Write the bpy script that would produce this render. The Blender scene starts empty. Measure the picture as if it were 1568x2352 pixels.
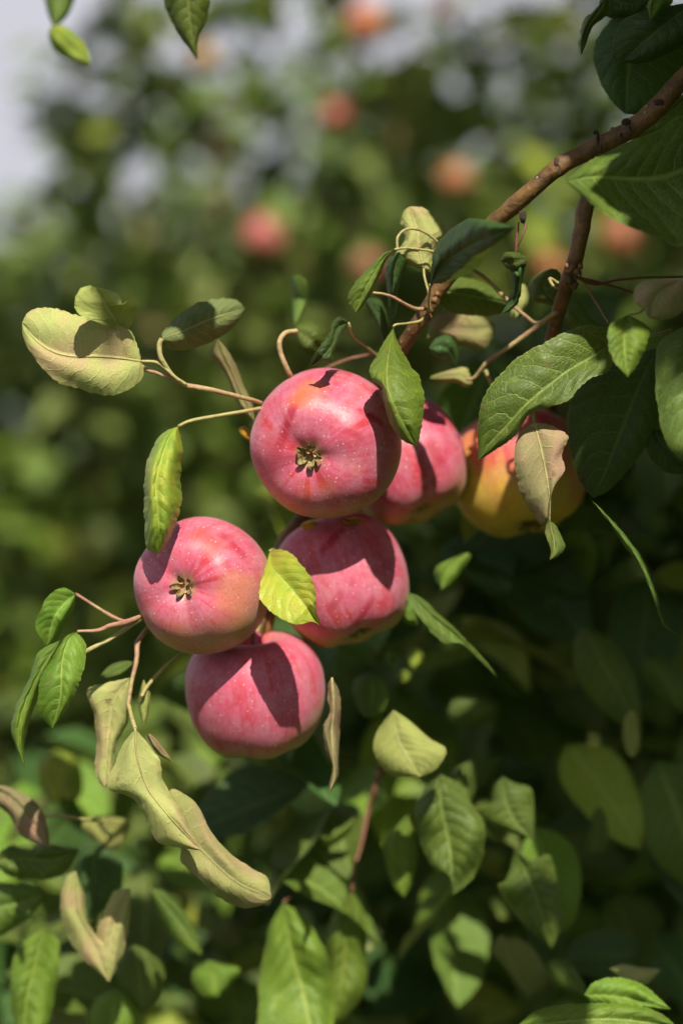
import bpy, math, random
from mathutils import Vector, Matrix, noise
random.seed(11)
SC = bpy.context.scene
COL = SC.collection

# ------------------------------------------------------------------ camera, world, sun, exposure
PITCH = math.radians(6.0)
CAM = Vector((0, 0, 1.5))
RT = Vector((1, 0, 0)); FW = Vector((0, math.cos(PITCH), math.sin(PITCH))); UP = Vector((0, -math.sin(PITCH), math.cos(PITCH)))
LENS = 70.0
K = 36.0 / LENS / 2352.0          # metres per picture unit per metre of distance
D0 = 0.97                         # sharp plane
cd = bpy.data.cameras.new('camera'); cam = bpy.data.objects.new('camera', cd); COL.objects.link(cam)
cd.lens = LENS; cd.sensor_width = 36; cd.sensor_fit = 'AUTO'; cd.clip_start = 0.02; cd.clip_end = 3000
cam.location = CAM; cam.rotation_euler = (math.radians(90) + PITCH, 0, 0)
cd.dof.use_dof = True; cd.dof.focus_distance = D0 + 0.006; cd.dof.aperture_fstop = 2.6; cd.dof.aperture_blades = 9
SC.camera = cam
SUN = (RT * 0.11 + UP * 0.72 - FW * 0.68).normalized()
w = bpy.data.worlds.new('World'); SC.world = w; w.use_nodes = True
nt = w.node_tree; nt.nodes.clear()
wo = nt.nodes.new('ShaderNodeOutputWorld'); bg = nt.nodes.new('ShaderNodeBackground'); sky = nt.nodes.new('ShaderNodeTexSky')
sky.sky_type = 'NISHITA'; sky.sun_disc = False
sky.sun_elevation = math.asin(SUN.z); sky.sun_rotation = math.atan2(SUN.x, SUN.y)
sky.air_density = 1.0; sky.dust_density = 1.0
tc = nt.nodes.new('ShaderNodeTexCoord'); nz = nt.nodes.new('ShaderNodeTexNoise'); nz.inputs['Scale'].default_value = 3.2; nz.inputs['Detail'].default_value = 5
rp = nt.nodes.new('ShaderNodeValToRGB'); rp.color_ramp.elements[0].position = 0.46; rp.color_ramp.elements[1].position = 0.60
mx = nt.nodes.new('ShaderNodeMix'); mx.data_type = 'RGBA'
mx.inputs[7].default_value = (15.5, 15.5, 17.2, 1)
nt.links.new(tc.outputs['Generated'], nz.inputs['Vector']); sxyz = nt.nodes.new('ShaderNodeSeparateXYZ'); nt.links.new(tc.outputs['Generated'], sxyz.inputs[0])
bank = nt.nodes.new('ShaderNodeMapRange'); bank.inputs[1].default_value = 0.34; bank.inputs[2].default_value = 0.62; bank.inputs[3].default_value = 0.30; bank.inputs[4].default_value = -0.12
nt.links.new(sxyz.outputs[2], bank.inputs[0])
addn = nt.nodes.new('ShaderNodeMath'); addn.operation = 'ADD'; nt.links.new(nz.outputs['Fac'], addn.inputs[0]); nt.links.new(bank.outputs[0], addn.inputs[1])
nt.links.new(addn.outputs[0], rp.inputs['Fac'])
nt.links.new(rp.outputs['Color'], mx.inputs[0]); nt.links.new(sky.outputs['Color'], mx.inputs[6])
nt.links.new(mx.outputs[2], bg.inputs['Color']); nt.links.new(bg.outputs[0], wo.inputs['Surface'])
bg.inputs['Strength'].default_value = 0.031
ld = bpy.data.lights.new('sun', 'SUN'); ld.energy = 5.0; ld.angle = math.radians(0.53); ld.color = (1.0, 0.945, 0.77)
lo = bpy.data.objects.new('sun', ld); COL.objects.link(lo); lo.rotation_euler = SUN.to_track_quat('Z', 'Y').to_euler(); lo.location = (0, -2, 6)
SC.view_settings.view_transform = 'Standard'; SC.view_settings.look = 'None'; SC.view_settings.gamma = 1.0
SC.view_settings.exposure = 0.42
SC.view_settings.use_curve_mapping = False
SC.render.engine = 'CYCLES'
cy = SC.cycles
cy.use_adaptive_sampling = True; cy.adaptive_threshold = 0.05; cy.use_denoising = True
cy.max_bounces = 7; cy.diffuse_bounces = 3; cy.transmission_bounces = 4; cy.transparent_max_bounces = 4; cy.glossy_bounces = 2
cy.caustics_reflective = False; cy.caustics_refractive = False; cy.sample_clamp_indirect = 6

def P(x, y, d=0.0):
    """picture point + centimetres behind the sharp plane -> world point"""
    D = D0 + d * 0.01
    return CAM + FW * D + RT * ((x - 784) * K * D) + UP * ((1176 - y) * K * D)
def proj(p):
    v = p - CAM; D = v.dot(FW)
    return 784 + v.dot(RT) / (K * D), 1176 - v.dot(UP) / (K * D), D
def camdir(r, u, t):
    return (RT * r + UP * u - FW * t).normalized()

# ------------------------------------------------------------------ object helpers
def link(o, parent=None):
    COL.objects.link(o)
    if parent is not None:
        o.parent = parent
        o.matrix_parent_inverse = Matrix.Translation(-parent.location) if parent.type == 'EMPTY' and not parent.rotation_euler.to_matrix().to_euler().to_matrix() != Matrix.Identity(3) else Matrix.Identity(4)
    return o
def mesh_obj(name, verts, faces, mat, parent=None, uvs=None, smooth=True, pinv=None, label=None, kind=None):
    me = bpy.data.meshes.new(name); me.from_pydata([tuple(v) for v in verts], [], faces)
    if uvs is not None:
        ul = me.uv_layers.new(name='UVMap')
        flat = [0.0] * (2 * len(me.loops)); vi = [0] * len(me.loops); me.loops.foreach_get('vertex_index', vi)
        for i, q in enumerate(vi):
            flat[2 * i], flat[2 * i + 1] = uvs[q]
        ul.data.foreach_set('uv', flat)
    if smooth: me.polygons.foreach_set('use_smooth', [True] * len(me.polygons))
    me.materials.append(mat); me.update()
    o = bpy.data.objects.new(name, me); COL.objects.link(o)
    if parent is not None:
        o.parent = parent
        if pinv is not None: o.matrix_parent_inverse = pinv
    if label: o['label'] = label
    if kind: o['kind'] = kind
    return o
def thing(name, label, cat, loc, group=None):
    o = bpy.data.objects.new(name, None); COL.objects.link(o); o.location = loc; o.empty_display_size = 0.05
    o['label'] = label; o['category'] = cat
    if group: o['group'] = group
    return o
def inv(root): return Matrix.Translation(-root.location)

def catmull(pts, n):
    """resample a polyline smoothly and evenly by arc length"""
    pts = [Vector(p) for p in pts]
    if len(pts) == 2: return [pts[0].lerp(pts[1], i / (n - 1)) for i in range(n)]
    dense = []
    for i in range(len(pts) - 1):
        p0 = pts[i - 1] if i else pts[0] * 2 - pts[1]; p1 = pts[i]; p2 = pts[i + 1]
        p3 = pts[i + 2] if i + 2 < len(pts) else p2 * 2 - p1
        for k in range(14):
            t = k / 14
            dense.append(0.5 * ((2 * p1) + (p2 - p0) * t + (2 * p0 - 5 * p1 + 4 * p2 - p3) * t * t + (3 * p1 - p0 - 3 * p2 + p3) * t ** 3))
    dense.append(pts[-1])
    L = [0.0]
    for a, b in zip(dense, dense[1:]): L.append(L[-1] + (b - a).length)
    out = []; j = 0
    for i in range(n):
        s = L[-1] * i / (n - 1)
        while j < len(L) - 2 and L[j + 1] < s: j += 1
        f = (s - L[j]) / max(1e-9, L[j + 1] - L[j])
        out.append(dense[j].lerp(dense[j + 1], min(1, max(0, f))))
    return out
def lerp_list(vals, t):
    if len(vals) == 1: return vals[0]
    f = t * (len(vals) - 1); i = min(len(vals) - 2, int(f)); return vals[i] + (vals[i + 1] - vals[i]) * (f - i)
def add_tube(V, F, path, radii, sides=8, bump=0.0, seed=0.0, cap=True, UV=None):
    n = len(path); base = len(V); ref = None; acc = 0
    for i, p in enumerate(path):
        t = (path[min(n - 1, i + 1)] - path[max(0, i - 1)]).normalized()
        if ref is None:
            ref = t.orthogonal().normalized()
        ref = (ref - t * ref.dot(t)).normalized(); b = t.cross(ref)
        if i: acc += (path[i] - path[i - 1]).length
        r = lerp_list(radii, i / (n - 1))
        for s in range(sides):
            a = 2 * math.pi * s / sides
            dr = ref * math.cos(a) + b * math.sin(a)
            k = 1 + (bump * noise.noise((p + dr * r) * (0.55 / max(r, 1e-4)) + Vector((seed, 0, 0))) if bump else 0)
            V.append(p + dr * (r * k))
            if UV is not None: UV.append((s / sides, acc))
    for i in range(n - 1):
        for s in range(sides):
            a = base + i * sides + s; b2 = base + i * sides + (s + 1) % sides
            F.append((a, b2, b2 + sides, a + sides))
    if cap:
        F.append(tuple(range(base + sides - 1, base - 1, -1))); F.append(tuple(base + (n - 1) * sides + s for s in range(sides)))

# ------------------------------------------------------------------ materials
def N(nt, typ, **kw):
    n = nt.nodes.new(typ)
    for k, v in kw.items(): setattr(n, k, v)
    return n
def newmat(name):
    m = bpy.data.materials.new(name); m.use_nodes = True; m.node_tree.nodes.clear(); return m, m.node_tree
def math_(nt, op, a, b=None, c=None, clamp=False):
    n = N(nt, 'ShaderNodeMath', operation=op); n.use_clamp = clamp
    for i, v in enumerate((a, b, c)):
        if v is None: continue
        if isinstance(v, (int, float)): n.inputs[i].default_value = v
        else: nt.links.new(v, n.inputs[i])
    return n.outputs[0]
def mixc(nt, fac, a, b, blend='MIX'):
    n = N(nt, 'ShaderNodeMix', data_type='RGBA', blend_type=blend)
    for i, v in ((0, fac), (6, a), (7, b)):
        if isinstance(v, (int, float)): n.inputs[i].default_value = v
        elif isinstance(v, tuple): n.inputs[i].default_value = v if len(v) == 4 else (*v, 1)
        else: nt.links.new(v, n.inputs[i])
    return n.outputs[2]
def ramp(nt, v, lo, hi, a=0.0, b=1.0, smooth=True):
    n = N(nt, 'ShaderNodeMapRange'); n.interpolation_type = 'SMOOTHSTEP' if smooth else 'LINEAR'
    nt.links.new(v, n.inputs[0])
    for i, q in ((1, lo), (2, hi), (3, a), (4, b)): n.inputs[i].default_value = q
    return n.outputs[0]
def noise_(nt, vec, scale, detail=3, rough=0.5, out='Fac'):
    n = N(nt, 'ShaderNodeTexNoise'); n.inputs['Scale'].default_value = scale; n.inputs['Detail'].default_value = detail; n.inputs['Roughness'].default_value = rough
    if vec is not None: nt.links.new(vec, n.inputs['Vector'])
    return n.outputs[out]

def leaf_material(name, top, under, vein=(0.30, 0.38, 0.10), spots=0.0, spotcol=(0.20, 0.10, 0.05), gloss=0.42, trans=0.2, tcol=None, nveins=9.0, yellow=0.0, fine=True, rosy=0.0):
    m, t = newmat(name)
    out = N(t, 'ShaderNodeOutputMaterial')
    uv = N(t, 'ShaderNodeUVMap'); uv.uv_map = 'UVMap'; sp = N(t, 'ShaderNodeSeparateXYZ'); t.links.new(uv.outputs[0], sp.inputs[0])
    geo = N(t, 'ShaderNodeNewGeometry'); info = N(t, 'ShaderNodeObjectInfo'); tcn = N(t, 'ShaderNodeTexCoord')
    pos = tcn.outputs['Object']
    a = math_(t, 'MULTIPLY', math_(t, 'ABSOLUTE', math_(t, 'SUBTRACT', sp.outputs[0], 0.5)), 2.0)
    side = math_(t, 'GREATER_THAN', sp.outputs[0], 0.5)
    tt = math_(t, 'ADD', math_(t, 'SUBTRACT', math_(t, 'MULTIPLY', sp.outputs[1], nveins), math_(t, 'MULTIPLY', math_(t, 'POWER', a, 1.35), 1.9)), math_(t, 'MULTIPLY', side, 0.45))
    wob = noise_(t, uv.outputs[0], 5.0, 2); tt = math_(t, 'ADD', tt, math_(t, 'MULTIPLY', wob, 0.9))
    fr = math_(t, 'ABSOLUTE', math_(t, 'SUBTRACT', math_(t, 'FRACT', tt), 0.5))
    v2 = ramp(t, fr, 0.0, 0.07, 1.0, 0.0)
    v2 = math_(t, 'MULTIPLY', v2, ramp(t, a, 0.55, 1.0, 1.0, 0.25))
    v1 = ramp(t, a, 0.015, 0.07, 1.0, 0.0)
    vm = math_(t, 'MAXIMUM', v1, math_(t, 'MULTIPLY', v2, 0.75))
    mp = N(t, 'ShaderNodeMapping'); mp.inputs['Scale'].default_value = (14, 24, 1); t.links.new(uv.outputs[0], mp.inputs[0])
    vo = N(t, 'ShaderNodeTexVoronoi'); vo.feature = 'DISTANCE_TO_EDGE'; vo.inputs['Scale'].default_value = 1.6; t.links.new(mp.outputs[0], vo.inputs['Vector'])
    net = ramp(t, vo.outputs['Distance'], 0.0, 0.10, 1.0, 0.0)
    n1 = noise_(t, pos, 60, 4, 0.6); n2 = noise_(t, pos, 260, 3, 0.6)
    rnd = info.outputs['Random']
    c = mixc(t, ramp(t, n1, 0.3, 0.7), top, tuple(min(1, q * f) for q, f in zip(top, (1.55, 1.35, 1.1))))
    c = mixc(t, math_(t, 'MULTIPLY', ramp(t, n1, 0.45, 0.62), yellow), c, (0.42, 0.40, 0.045))
    c = mixc(t, math_(t, 'MULTIPLY', net, 0.32 if fine else 0.0), c, vein)
    c = mixc(t, math_(t, 'MULTIPLY', vm, 0.72), c, vein)
    c = mixc(t, ramp(t, a, 0.95, 0.995, 0.0, 0.45), c, (0.25, 0.30, 0.07))
    u_ = mixc(t, ramp(t, n1, 0.3, 0.7), under, tuple(q * 0.80 for q in under))
    u_ = mixc(t, math_(t, 'MULTIPLY', ramp(t, noise_(t, pos, 35, 3), 0.45, 0.65), rosy), u_, (0.48, 0.26, 0.20))
    u_ = mixc(t, math_(t, 'MULTIPLY', net, 0.22), u_, tuple(q * 0.62 for q in under))
    u_ = mixc(t, math_(t, 'MULTIPLY', vm, 0.65), u_, (0.52, 0.47, 0.22))
    c = mixc(t, geo.outputs['Backfacing'], c, u_)
    if spots:
        sm = math_(t, 'MULTIPLY', ramp(t, noise_(t, pos, 95, 4, 0.65), 0.63, 0.72), spots); c = mixc(t, sm, c, spotcol)
    hs = N(t, 'ShaderNodeHueSaturation'); t.links.new(c, hs.inputs['Color'])
    t.links.new(math_(t, 'MULTIPLY_ADD', rnd, 0.5, 0.75), hs.inputs['Value']); t.links.new(math_(t, 'MULTIPLY_ADD', rnd, 0.030, 0.487), hs.inputs['Hue'])
    c = hs.outputs[0]
    bmp = N(t, 'ShaderNodeBump'); bmp.inputs['Distance'].default_value = 0.0006; bmp.inputs['Strength'].default_value = 0.6
    h = math_(t, 'SUBTRACT', math_(t, 'ADD', math_(t, 'MULTIPLY', math_(t, 'MULTIPLY', fr, 2.0), 0.7), math_(t, 'MULTIPLY', n2, 0.5)), math_(t, 'ADD', math_(t, 'MULTIPLY', vm, 0.8), math_(t, 'MULTIPLY', net, 0.35)))
    t.links.new(h, bmp.inputs['Height'])
    pb = N(t, 'ShaderNodeBsdfPrincipled'); t.links.new(c, pb.inputs['Base Color']); t.links.new(bmp.outputs[0], pb.inputs['Normal'])
    t.links.new(math_(t, 'MULTIPLY_ADD', geo.outputs['Backfacing'], 0.38, gloss), pb.inputs['Roughness']); pb.inputs['Specular IOR Level'].default_value = 0.38
    tr = N(t, 'ShaderNodeBsdfTranslucent')
    tcx = tcol or (0.22, 0.36, 0.03)
    t.links.new(mixc(t, 0.6, c, tcx), tr.inputs['Color'])
    ms = N(t, 'ShaderNodeMixShader'); ms.inputs[0].default_value = trans
    t.links.new(pb.outputs[0], ms.inputs[1]); t.links.new(tr.outputs[0], ms.inputs[2]); t.links.new(ms.outputs[0], out.inputs['Surface'])
    return m
LM = {}
LM['green'] = leaf_material('leaf_green', (0.068, 0.116, 0.017), (0.30, 0.33, 0.12), gloss=0.47, spots=0.35)
LM['deep'] = leaf_material('leaf_deep', (0.030, 0.075, 0.020), (0.20, 0.25, 0.09), vein=(0.16, 0.24, 0.07), gloss=0.45)
LM['fresh'] = leaf_material('leaf_fresh', (0.098, 0.185, 0.020), (0.32, 0.37, 0.12), vein=(0.36, 0.44, 0.09), gloss=0.47, spots=0.5)
LM['lime'] = leaf_material('leaf_lime', (0.20, 0.30, 0.030), (0.40, 0.42, 0.12), vein=(0.45, 0.52, 0.12), yellow=0.6, spots=0.4)
LM['yellow'] = leaf_material('leaf_yellow', (0.30, 0.36, 0.035), (0.44, 0.44, 0.12), vein=(0.42, 0.50, 0.10), yellow=0.9, spots=0.5)
LM['amber'] = leaf_material('leaf_amber', (0.62, 0.36, 0.02), (0.60, 0.38, 0.05), vein=(0.6, 0.4, 0.1), spots=0.4, tcol=(0.7, 0.4, 0.02))
LM['pale'] = leaf_material('leaf_pale', (0.14, 0.22, 0.05), (0.43, 0.43, 0.15), spots=0.75, spotcol=(0.24, 0.14, 0.07), rosy=0.6)
LM['dry'] = leaf_material('leaf_dry', (0.14, 0.19, 0.05), (0.34, 0.29, 0.14), spots=0.8, spotcol=(0.20, 0.10, 0.06), rosy=0.9)

def bark_material(name, c1, c2, c3, scale=1.0, rough=0.55, lent=0.5):
    m, t = newmat(name); out = N(t, 'ShaderNodeOutputMaterial'); tcn = N(t, 'ShaderNodeTexCoord'); pos = tcn.outputs['Object']
    n1 = noise_(t, pos, 70 * scale, 5, 0.6); n2 = noise_(t, pos, 420 * scale, 4, 0.6)
    c = mixc(t, ramp(t, n1, 0.32, 0.66), c1, c2); c = mixc(t, math_(t, 'MULTIPLY', ramp(t, n2, 0.5, 0.75), 0.6), c, c3)
    vo = N(t, 'ShaderNodeTexVoronoi'); vo.inputs['Scale'].default_value = 230 * scale; t.links.new(pos, vo.inputs['Vector'])
    sep = N(t, 'ShaderNodeSeparateColor'); t.links.new(vo.outputs['Color'], sep.inputs[0])
    dot = math_(t, 'MULTIPLY', ramp(t, vo.outputs['Distance'], 0.10, 0.2, 1, 0), math_(t, 'GREATER_THAN', sep.outputs[0], 1 - 0.3 * lent))
    c = mixc(t, math_(t, 'MULTIPLY', dot, 0.8), c, (0.55, 0.45, 0.28))
    b = N(t, 'ShaderNodeBump'); b.inputs['Distance'].default_value = 0.0016; b.inputs['Strength'].default_value = 0.9
    t.links.new(math_(t, 'ADD', math_(t, 'ADD', n1, math_(t, 'MULTIPLY', n2, 0.5)), math_(t, 'MULTIPLY', dot, 0.5)), b.inputs['Height'])
    pb = N(t, 'ShaderNodeBsdfPrincipled'); t.links.new(c, pb.inputs['Base Color']); pb.inputs['Roughness'].default_value = rough; t.links.new(b.outputs[0], pb.inputs['Normal'])
    t.links.new(pb.outputs[0], out.inputs['Surface']); return m
BARK = bark_material('bark_brown', (0.095, 0.048, 0.020), (0.24, 0.125, 0.040), (0.05, 0.026, 0.015), rough=0.55)
BARK_OLD = bark_material('bark_grey', (0.10, 0.075, 0.055), (0.18, 0.13, 0.09), (0.04, 0.03, 0.02), scale=0.25, rough=0.85, lent=0.2)
TWIG = bark_material('twig_tan', (0.34, 0.30, 0.11), (0.42, 0.36, 0.15), (0.24, 0.14, 0.07), rough=0.6, lent=0.1)
TWIG_PINK = bark_material('twig_pink', (0.36, 0.17, 0.12), (0.42, 0.33, 0.15), (0.22, 0.10, 0.07), rough=0.55, lent=0.1)
TWIG_RED = bark_material('twig_red', (0.16, 0.055, 0.04), (0.24, 0.11, 0.06), (0.08, 0.03, 0.02), rough=0.6, lent=0.1)
SCAR = bark_material('bark_scar', (0.02, 0.014, 0.010), (0.06, 0.04, 0.03), (0.12, 0.08, 0.05), rough=0.9, lent=0)

# ------------------------------------------------------------------ sky dome is the world; ground
def ground_material():
    m, t = newmat('meadow'); out = N(t, 'ShaderNodeOutputMaterial'); tcn = N(t, 'ShaderNodeTexCoord'); pos = tcn.outputs['Object']
    n1 = noise_(t, pos, 1.2, 5, 0.6); n2 = noise_(t, pos, 22, 5, 0.7)
    c = mixc(t, ramp(t, n1, 0.35, 0.65), (0.055, 0.085, 0.022), (0.12, 0.13, 0.04)); c = mixc(t, ramp(t, n2, 0.4, 0.7), c, (0.035, 0.055, 0.015))
    b = N(t, 'ShaderNodeBump'); b.inputs['Distance'].default_value = 0.05; t.links.new(n2, b.inputs['Height'])
    pb = N(t, 'ShaderNodeBsdfPrincipled'); t.links.new(c, pb.inputs['Base Color']); pb.inputs['Roughness'].default_value = 0.9; t.links.new(b.outputs[0], pb.inputs['Normal'])
    t.links.new(pb.outputs[0], out.inputs['Surface']); return m
gv, gf = [], []
gn = 40
for i in range(gn + 1):
    for j in range(gn + 1):
        x = (i / gn - 0.5); y = (j / gn - 0.5); X = x * abs(x) * 3200; Y = y * abs(y) * 3200
        gv.append((X, Y, 0.12 * noise.noise(Vector((X * 0.2, Y * 0.2, 0))) if abs(X) + abs(Y) > 3 else 0.0))
for i in range(gn):
    for j in range(gn):
        a = i * (gn + 1) + j; gf.append((a, a + gn + 1, a + gn + 2, a + 1))
g = mesh_obj('ground', gv, gf, ground_material()); g['kind'] = 'structure'; g['label'] = 'grassy orchard floor under the trees'

# ------------------------------------------------------------------ leaf geometry
def build_leaf(A, M, B, dm=(0,), da=(0,), db=(0,), face='top', mat='green', rows=56, half=6, serr=1.0, bulge=0.25, wave=0.12, parent=None, pinv=None, label=None, fit=False):
    """edge A, midrib M, edge B as picture polylines base->tip; dm = depth (cm) along the midrib, da/db = extra depth of the edges"""
    mid2 = catmull([(x, y, 0) for x, y in M], rows)
    a2 = catmull([(M[0][0], M[0][1], 0)] + [(x, y, 0) for x, y in A] + [(M[-1][0], M[-1][1], 0)], rows)
    b2 = catmull([(M[0][0], M[0][1], 0)] + [(x, y, 0) for x, y in B] + [(M[-1][0], M[-1][1], 0)], rows)
    length = sum((q - p).length for p, q in zip(mid2, mid2[1:]))
    teeth = max(8, min(30, length / 13.0)) * serr if serr else 0
    V, UV, F = [], [], []
    sd = random.uniform(0, 90)
    cols = 2 * half + 1
    for i in range(rows):
        v = i / (rows - 1); env = math.sin(math.pi * min(1, max(0, v))) ** 0.6
        dmv = lerp_list(dm, v); row = []
        for c in range(cols):
            s = (c - half) / half; e = (a2 if s < 0 else b2)[i]; k = abs(s)
            q = mid2[i].lerp(e, k)
            if k > 0.6 and rows > 45: q = q + (e - mid2[i]).normalized() * (k - 0.6) * 2.5 * (3.0 * noise.noise(Vector((v * 13, sd, s))) + 2.2 * noise.noise(Vector((v * 33, sd, s)))) * env
            if k == 1 and teeth:
                ph = (v * teeth) % 1.0; out = (e - mid2[i])
                if out.length > 2: q = q + out.normalized() * (ph * 3.4 - 1.6) * serr * (0.6 + 0.7 * noise.noise(Vector((v * 9, sd, s)))) * min(1, out.length / 25)
            ex = lerp_list(da if s < 0 else db, v)
            d = dmv + ex * env * k * k - bulge * math.sin(math.pi * k) * env
            wv = noise.noise(Vector((v * 3.2 + sd, s * 1.3, sd))) * wave * 2.2 * (0.3 + k) * env
            # quilting between the side veins
            tq = v * 9.0 - (k ** 1.35) * 1.9 + (0.45 if s > 0 else 0)
            wv += -0.03 * abs(math.sin(math.pi * tq)) * math.sin(math.pi * min(1, k * 1.02)) * env * wave / 0.12
            row.append(P(q.x, q.y, d + wv)); UV.append((0.5 + s * 0.5, v))
        V += row
    for i in range(rows - 1):
        for c in range(cols - 1):
            a = i * cols + c; F.append((a, a + 1, a + cols + 1, a + cols))
    # orient the upper side
    tot = 0.0
    for f in F[:len(F) // 2]:
        n = (V[f[1]] - V[f[0]]).cross(V[f[3]] - V[f[0]]); tot += n.dot(FW)
    want = -1 if face == 'top' else 1
    if tot * want < 0: F = [tuple(reversed(f)) for f in F]
    o = mesh_obj('leaf', V, F, LM[mat], parent, UV, True, pinv, label)
    mids = [V[i * cols + half] for i in range(rows)]
    return o, mids

# ------------------------------------------------------------------ the near apple tree
root = thing('apple_tree', 'near apple tree with brown branch reaching in from the upper right and sharp large leaves', 'tree', Vector((0.72, 1.55, 0)))
RI = inv(root)
def near(name, V, F, mat, label=None, UV=None, parent=None, kind=None):
    return mesh_obj(name, V, F, mat, parent or root, UV, True, RI if parent is None else None, label, kind)
def px(r): return r * K * D0     # picture units -> metres at the sharp plane

def stick(name, pts, radii, mat, n=None, sides=10, bump=0.10, parent=None, label=None):
    """pts: (x, y, depth cm); radii in picture units"""
    path = catmull([P(*p) for p in pts], n or max(6, len(pts) * 7)); V, F = [], []
    rr2 = [px(lerp_list(radii, i / (len(path) - 1))) * (0.82 if max(radii) < 9 else 1.0) * (1 + 0.28 * max(0, noise.noise(path[i] * 95)) ) for i in range(len(path))]
    add_tube(V, F, path, rr2, sides, max(bump, 0.16), seed=random.random() * 50)
    return near(name, V, F, mat, label, None, parent)

def knob(name, p, r, mat, parent, squash=(1, 1, 1), seed=0):
    V, F = [], []; n1, n2 = 8, 10
    for i in range(n1 + 1):
        th = math.pi * i / n1
        for j in range(n2):
            ph = 2 * math.pi * j / n2
            q = Vector((math.sin(th) * math.cos(ph) * squash[0], math.sin(th) * math.sin(ph) * squash[1], math.cos(th) * squash[2]))
            q = q * (1 + 0.45 * noise.noise(q * 2.3 + Vector((seed, 3, 1)))) * r
            V.append(p + q)
    for i in range(n1):
        for j in range(n2): F.append((i * n2 + j, i * n2 + (j + 1) % n2, (i + 1) * n2 + (j + 1) % n2, (i + 1) * n2 + j))
    return mesh_obj(name, V, F, mat, parent, None, True, None)

# main branch: the path swells at old nodes
mp_ = [(1900, -140, 14), (1740, 30, 3), (1650, 105, 0.5), (1568, 180, 0), (1505, 250, 0), (1450, 295, 0.3), (1375, 335, 0.6), (1290, 378, 0.8), (1225, 432, 1.2), (1165, 485, 2), (1125, 520, 2.6), (1060, 600, 3.6), (1008, 665, 4.2),
       (985, 705, 4.5), (945, 765, 5.2), (910, 820, 6.5), (860, 900, 9), (790, 1050, 11), (720, 1160, 11), (682, 1205, 10), (650, 1250, 9.5), (632, 1330, 9), (612, 1440, 8.5), (590, 1520, 10)]
path = catmull([P(*p) for p in mp_], 190)
rad = [34, 31, 30, 30, 29, 27, 25, 23.5, 22, 21, 20, 19, 18, 18.5, 17, 17, 17, 17, 17, 18, 18, 17, 16, 14]
V, F = [], []; rr = []
for i in range(190):
    r = lerp_list(rad, i / 189) * K * D0 * 1.02
    x, y, _ = proj(path[i])
    for nx, amp in ((1500, .10), (1455, .13), (1372, .12), (1285, .13), (1200, .05), (1178, .10), (985, .12)):
        r *= 1 + amp * math.exp(-((x - nx) / 13) ** 2)
    rr.append(r)
add_tube(V, F, path, rr, 22, 0.09, 3.0)
branch = near('branch', V, F, BARK)
for k, (x, y, d, r, sq) in enumerate([(1277, 372, -0.25, 7, (0.8, 0.6, 1.6)), (1284, 390, -0.15, 5, (0.5, 0.5, 2.6)), (1437, 280, -0.35, 8, (1.4, .6, 1)), (1446, 300, -0.45, 6, (0.5, 0.5, 2.4)), (1512, 235, -0.5, 8, (1.6, .5, .9)),
                                      (1372, 316, -0.2, 7, (.6, .6, 2.2)), (1366, 304, 0, 5, (1, 1, 1)), (1200, 497, 1.0, 9, (1, 1, 1.6)), (1380, 345, -0.3, 5, (0.5, .5, 2.4)), (1425, 310, -.5, 5, (1, 1, 1))]):
    knob('leaf_scar', P(x, y, d), px(r), SCAR, branch, sq, k * 3.1)
# hanging spur with its tiny stalks under the branch
stick('twig', [(1196, 488, 1.5), (1197, 505, 1.2), (1206, 520, 1), (1198, 545, 1), (1188, 565, 1.2)], [6, 4, 3.5, 3, 2.5], TWIG_RED)
stick('twig', [(1190, 510, 1.5), (1186, 545, 1.5), (1184, 590, 1.6)], [3, 5, 5], TWIG_RED)
# second branch
sb = stick('branch', [(1420, 300, 2), (1385, 380, 2), (1350, 455, 2.0), (1334, 530, 2.0), (1322, 590, 2), (1305, 640, 2.5), (1288, 695, 4), (1272, 760, 6), (1262, 850, 9), (1270, 960, 14), (1290, 1100, 22)], [20, 19, 18.5, 17, 16.5, 18, 14, 14, 14, 13, 12], BARK, n=70, sides=16)
for k, (x, y, d, r) in enumerate([(1303, 640, 1.2, 12), (1325, 628, 1.4, 9), (1318, 655, 1.3, 9), (1332, 612, 1.4, 6), (1300, 610, 1.4, 5)]):
    knob('bud', P(x, y, d), px(r), BARK, sb, (1, 1, 1.3), k * 1.7)
# spur node beside the leaf stalks
for k, (x, y, d, r) in enumerate([(982, 728, 3.0, 10), (986, 712, 3.0, 9), (996, 690, 3.1, 9), (1003, 676, 3.2, 8)]):
    knob('bud', P(x, y, d), px(r), BARK, branch, (1, 1, 1), k * 2.3)

LEAVES = []      # records for the light test
def leaf(A, M, B, dm=(0,), da=(0.5,), db=(0.5,), face='top', mat='green', pet=None, pr=(3.2, 2.6), pmat=None, rib=None, lit=True, **kw):
    if min(dm) > 6: dm = tuple(6 + (q - 6) * 1.6 for q in dm)
    o, mids = build_leaf(A, M, B, dm, da, db, face, mat, parent=root, pinv=RI, **kw)
    if lit:
        for f_ in (0.25, 0.5, 0.75):
            m_ = mids[int(len(mids) * f_)]; LEAVES.append((m_, 0.016 if abs(proj(m_)[2] - D0) < 0.05 else 0.016))
    if rib is None: rib = face == 'under'
    if rib:
        sgn = -FW if face == 'under' else FW
        path = [m + (-FW) * 0.0003 for m in mids[: int(len(mids) * 0.95)]][::2]
        V, F = [], []; add_tube(V, F, path, [px(3.0), px(2.0), px(0.9)], 6); mesh_obj('midrib', V, F, TWIG, o)
    if pet:
        path = catmull([mids[0]] + [P(*p) for p in pet], 6 * len(pet) + 6); V, F = [], []
        add_tube(V, F, path, [px(q) for q in pr], 8, 0.05); mesh_obj('petiole', V, F, pmat or TWIG, o)
    return o

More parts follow.
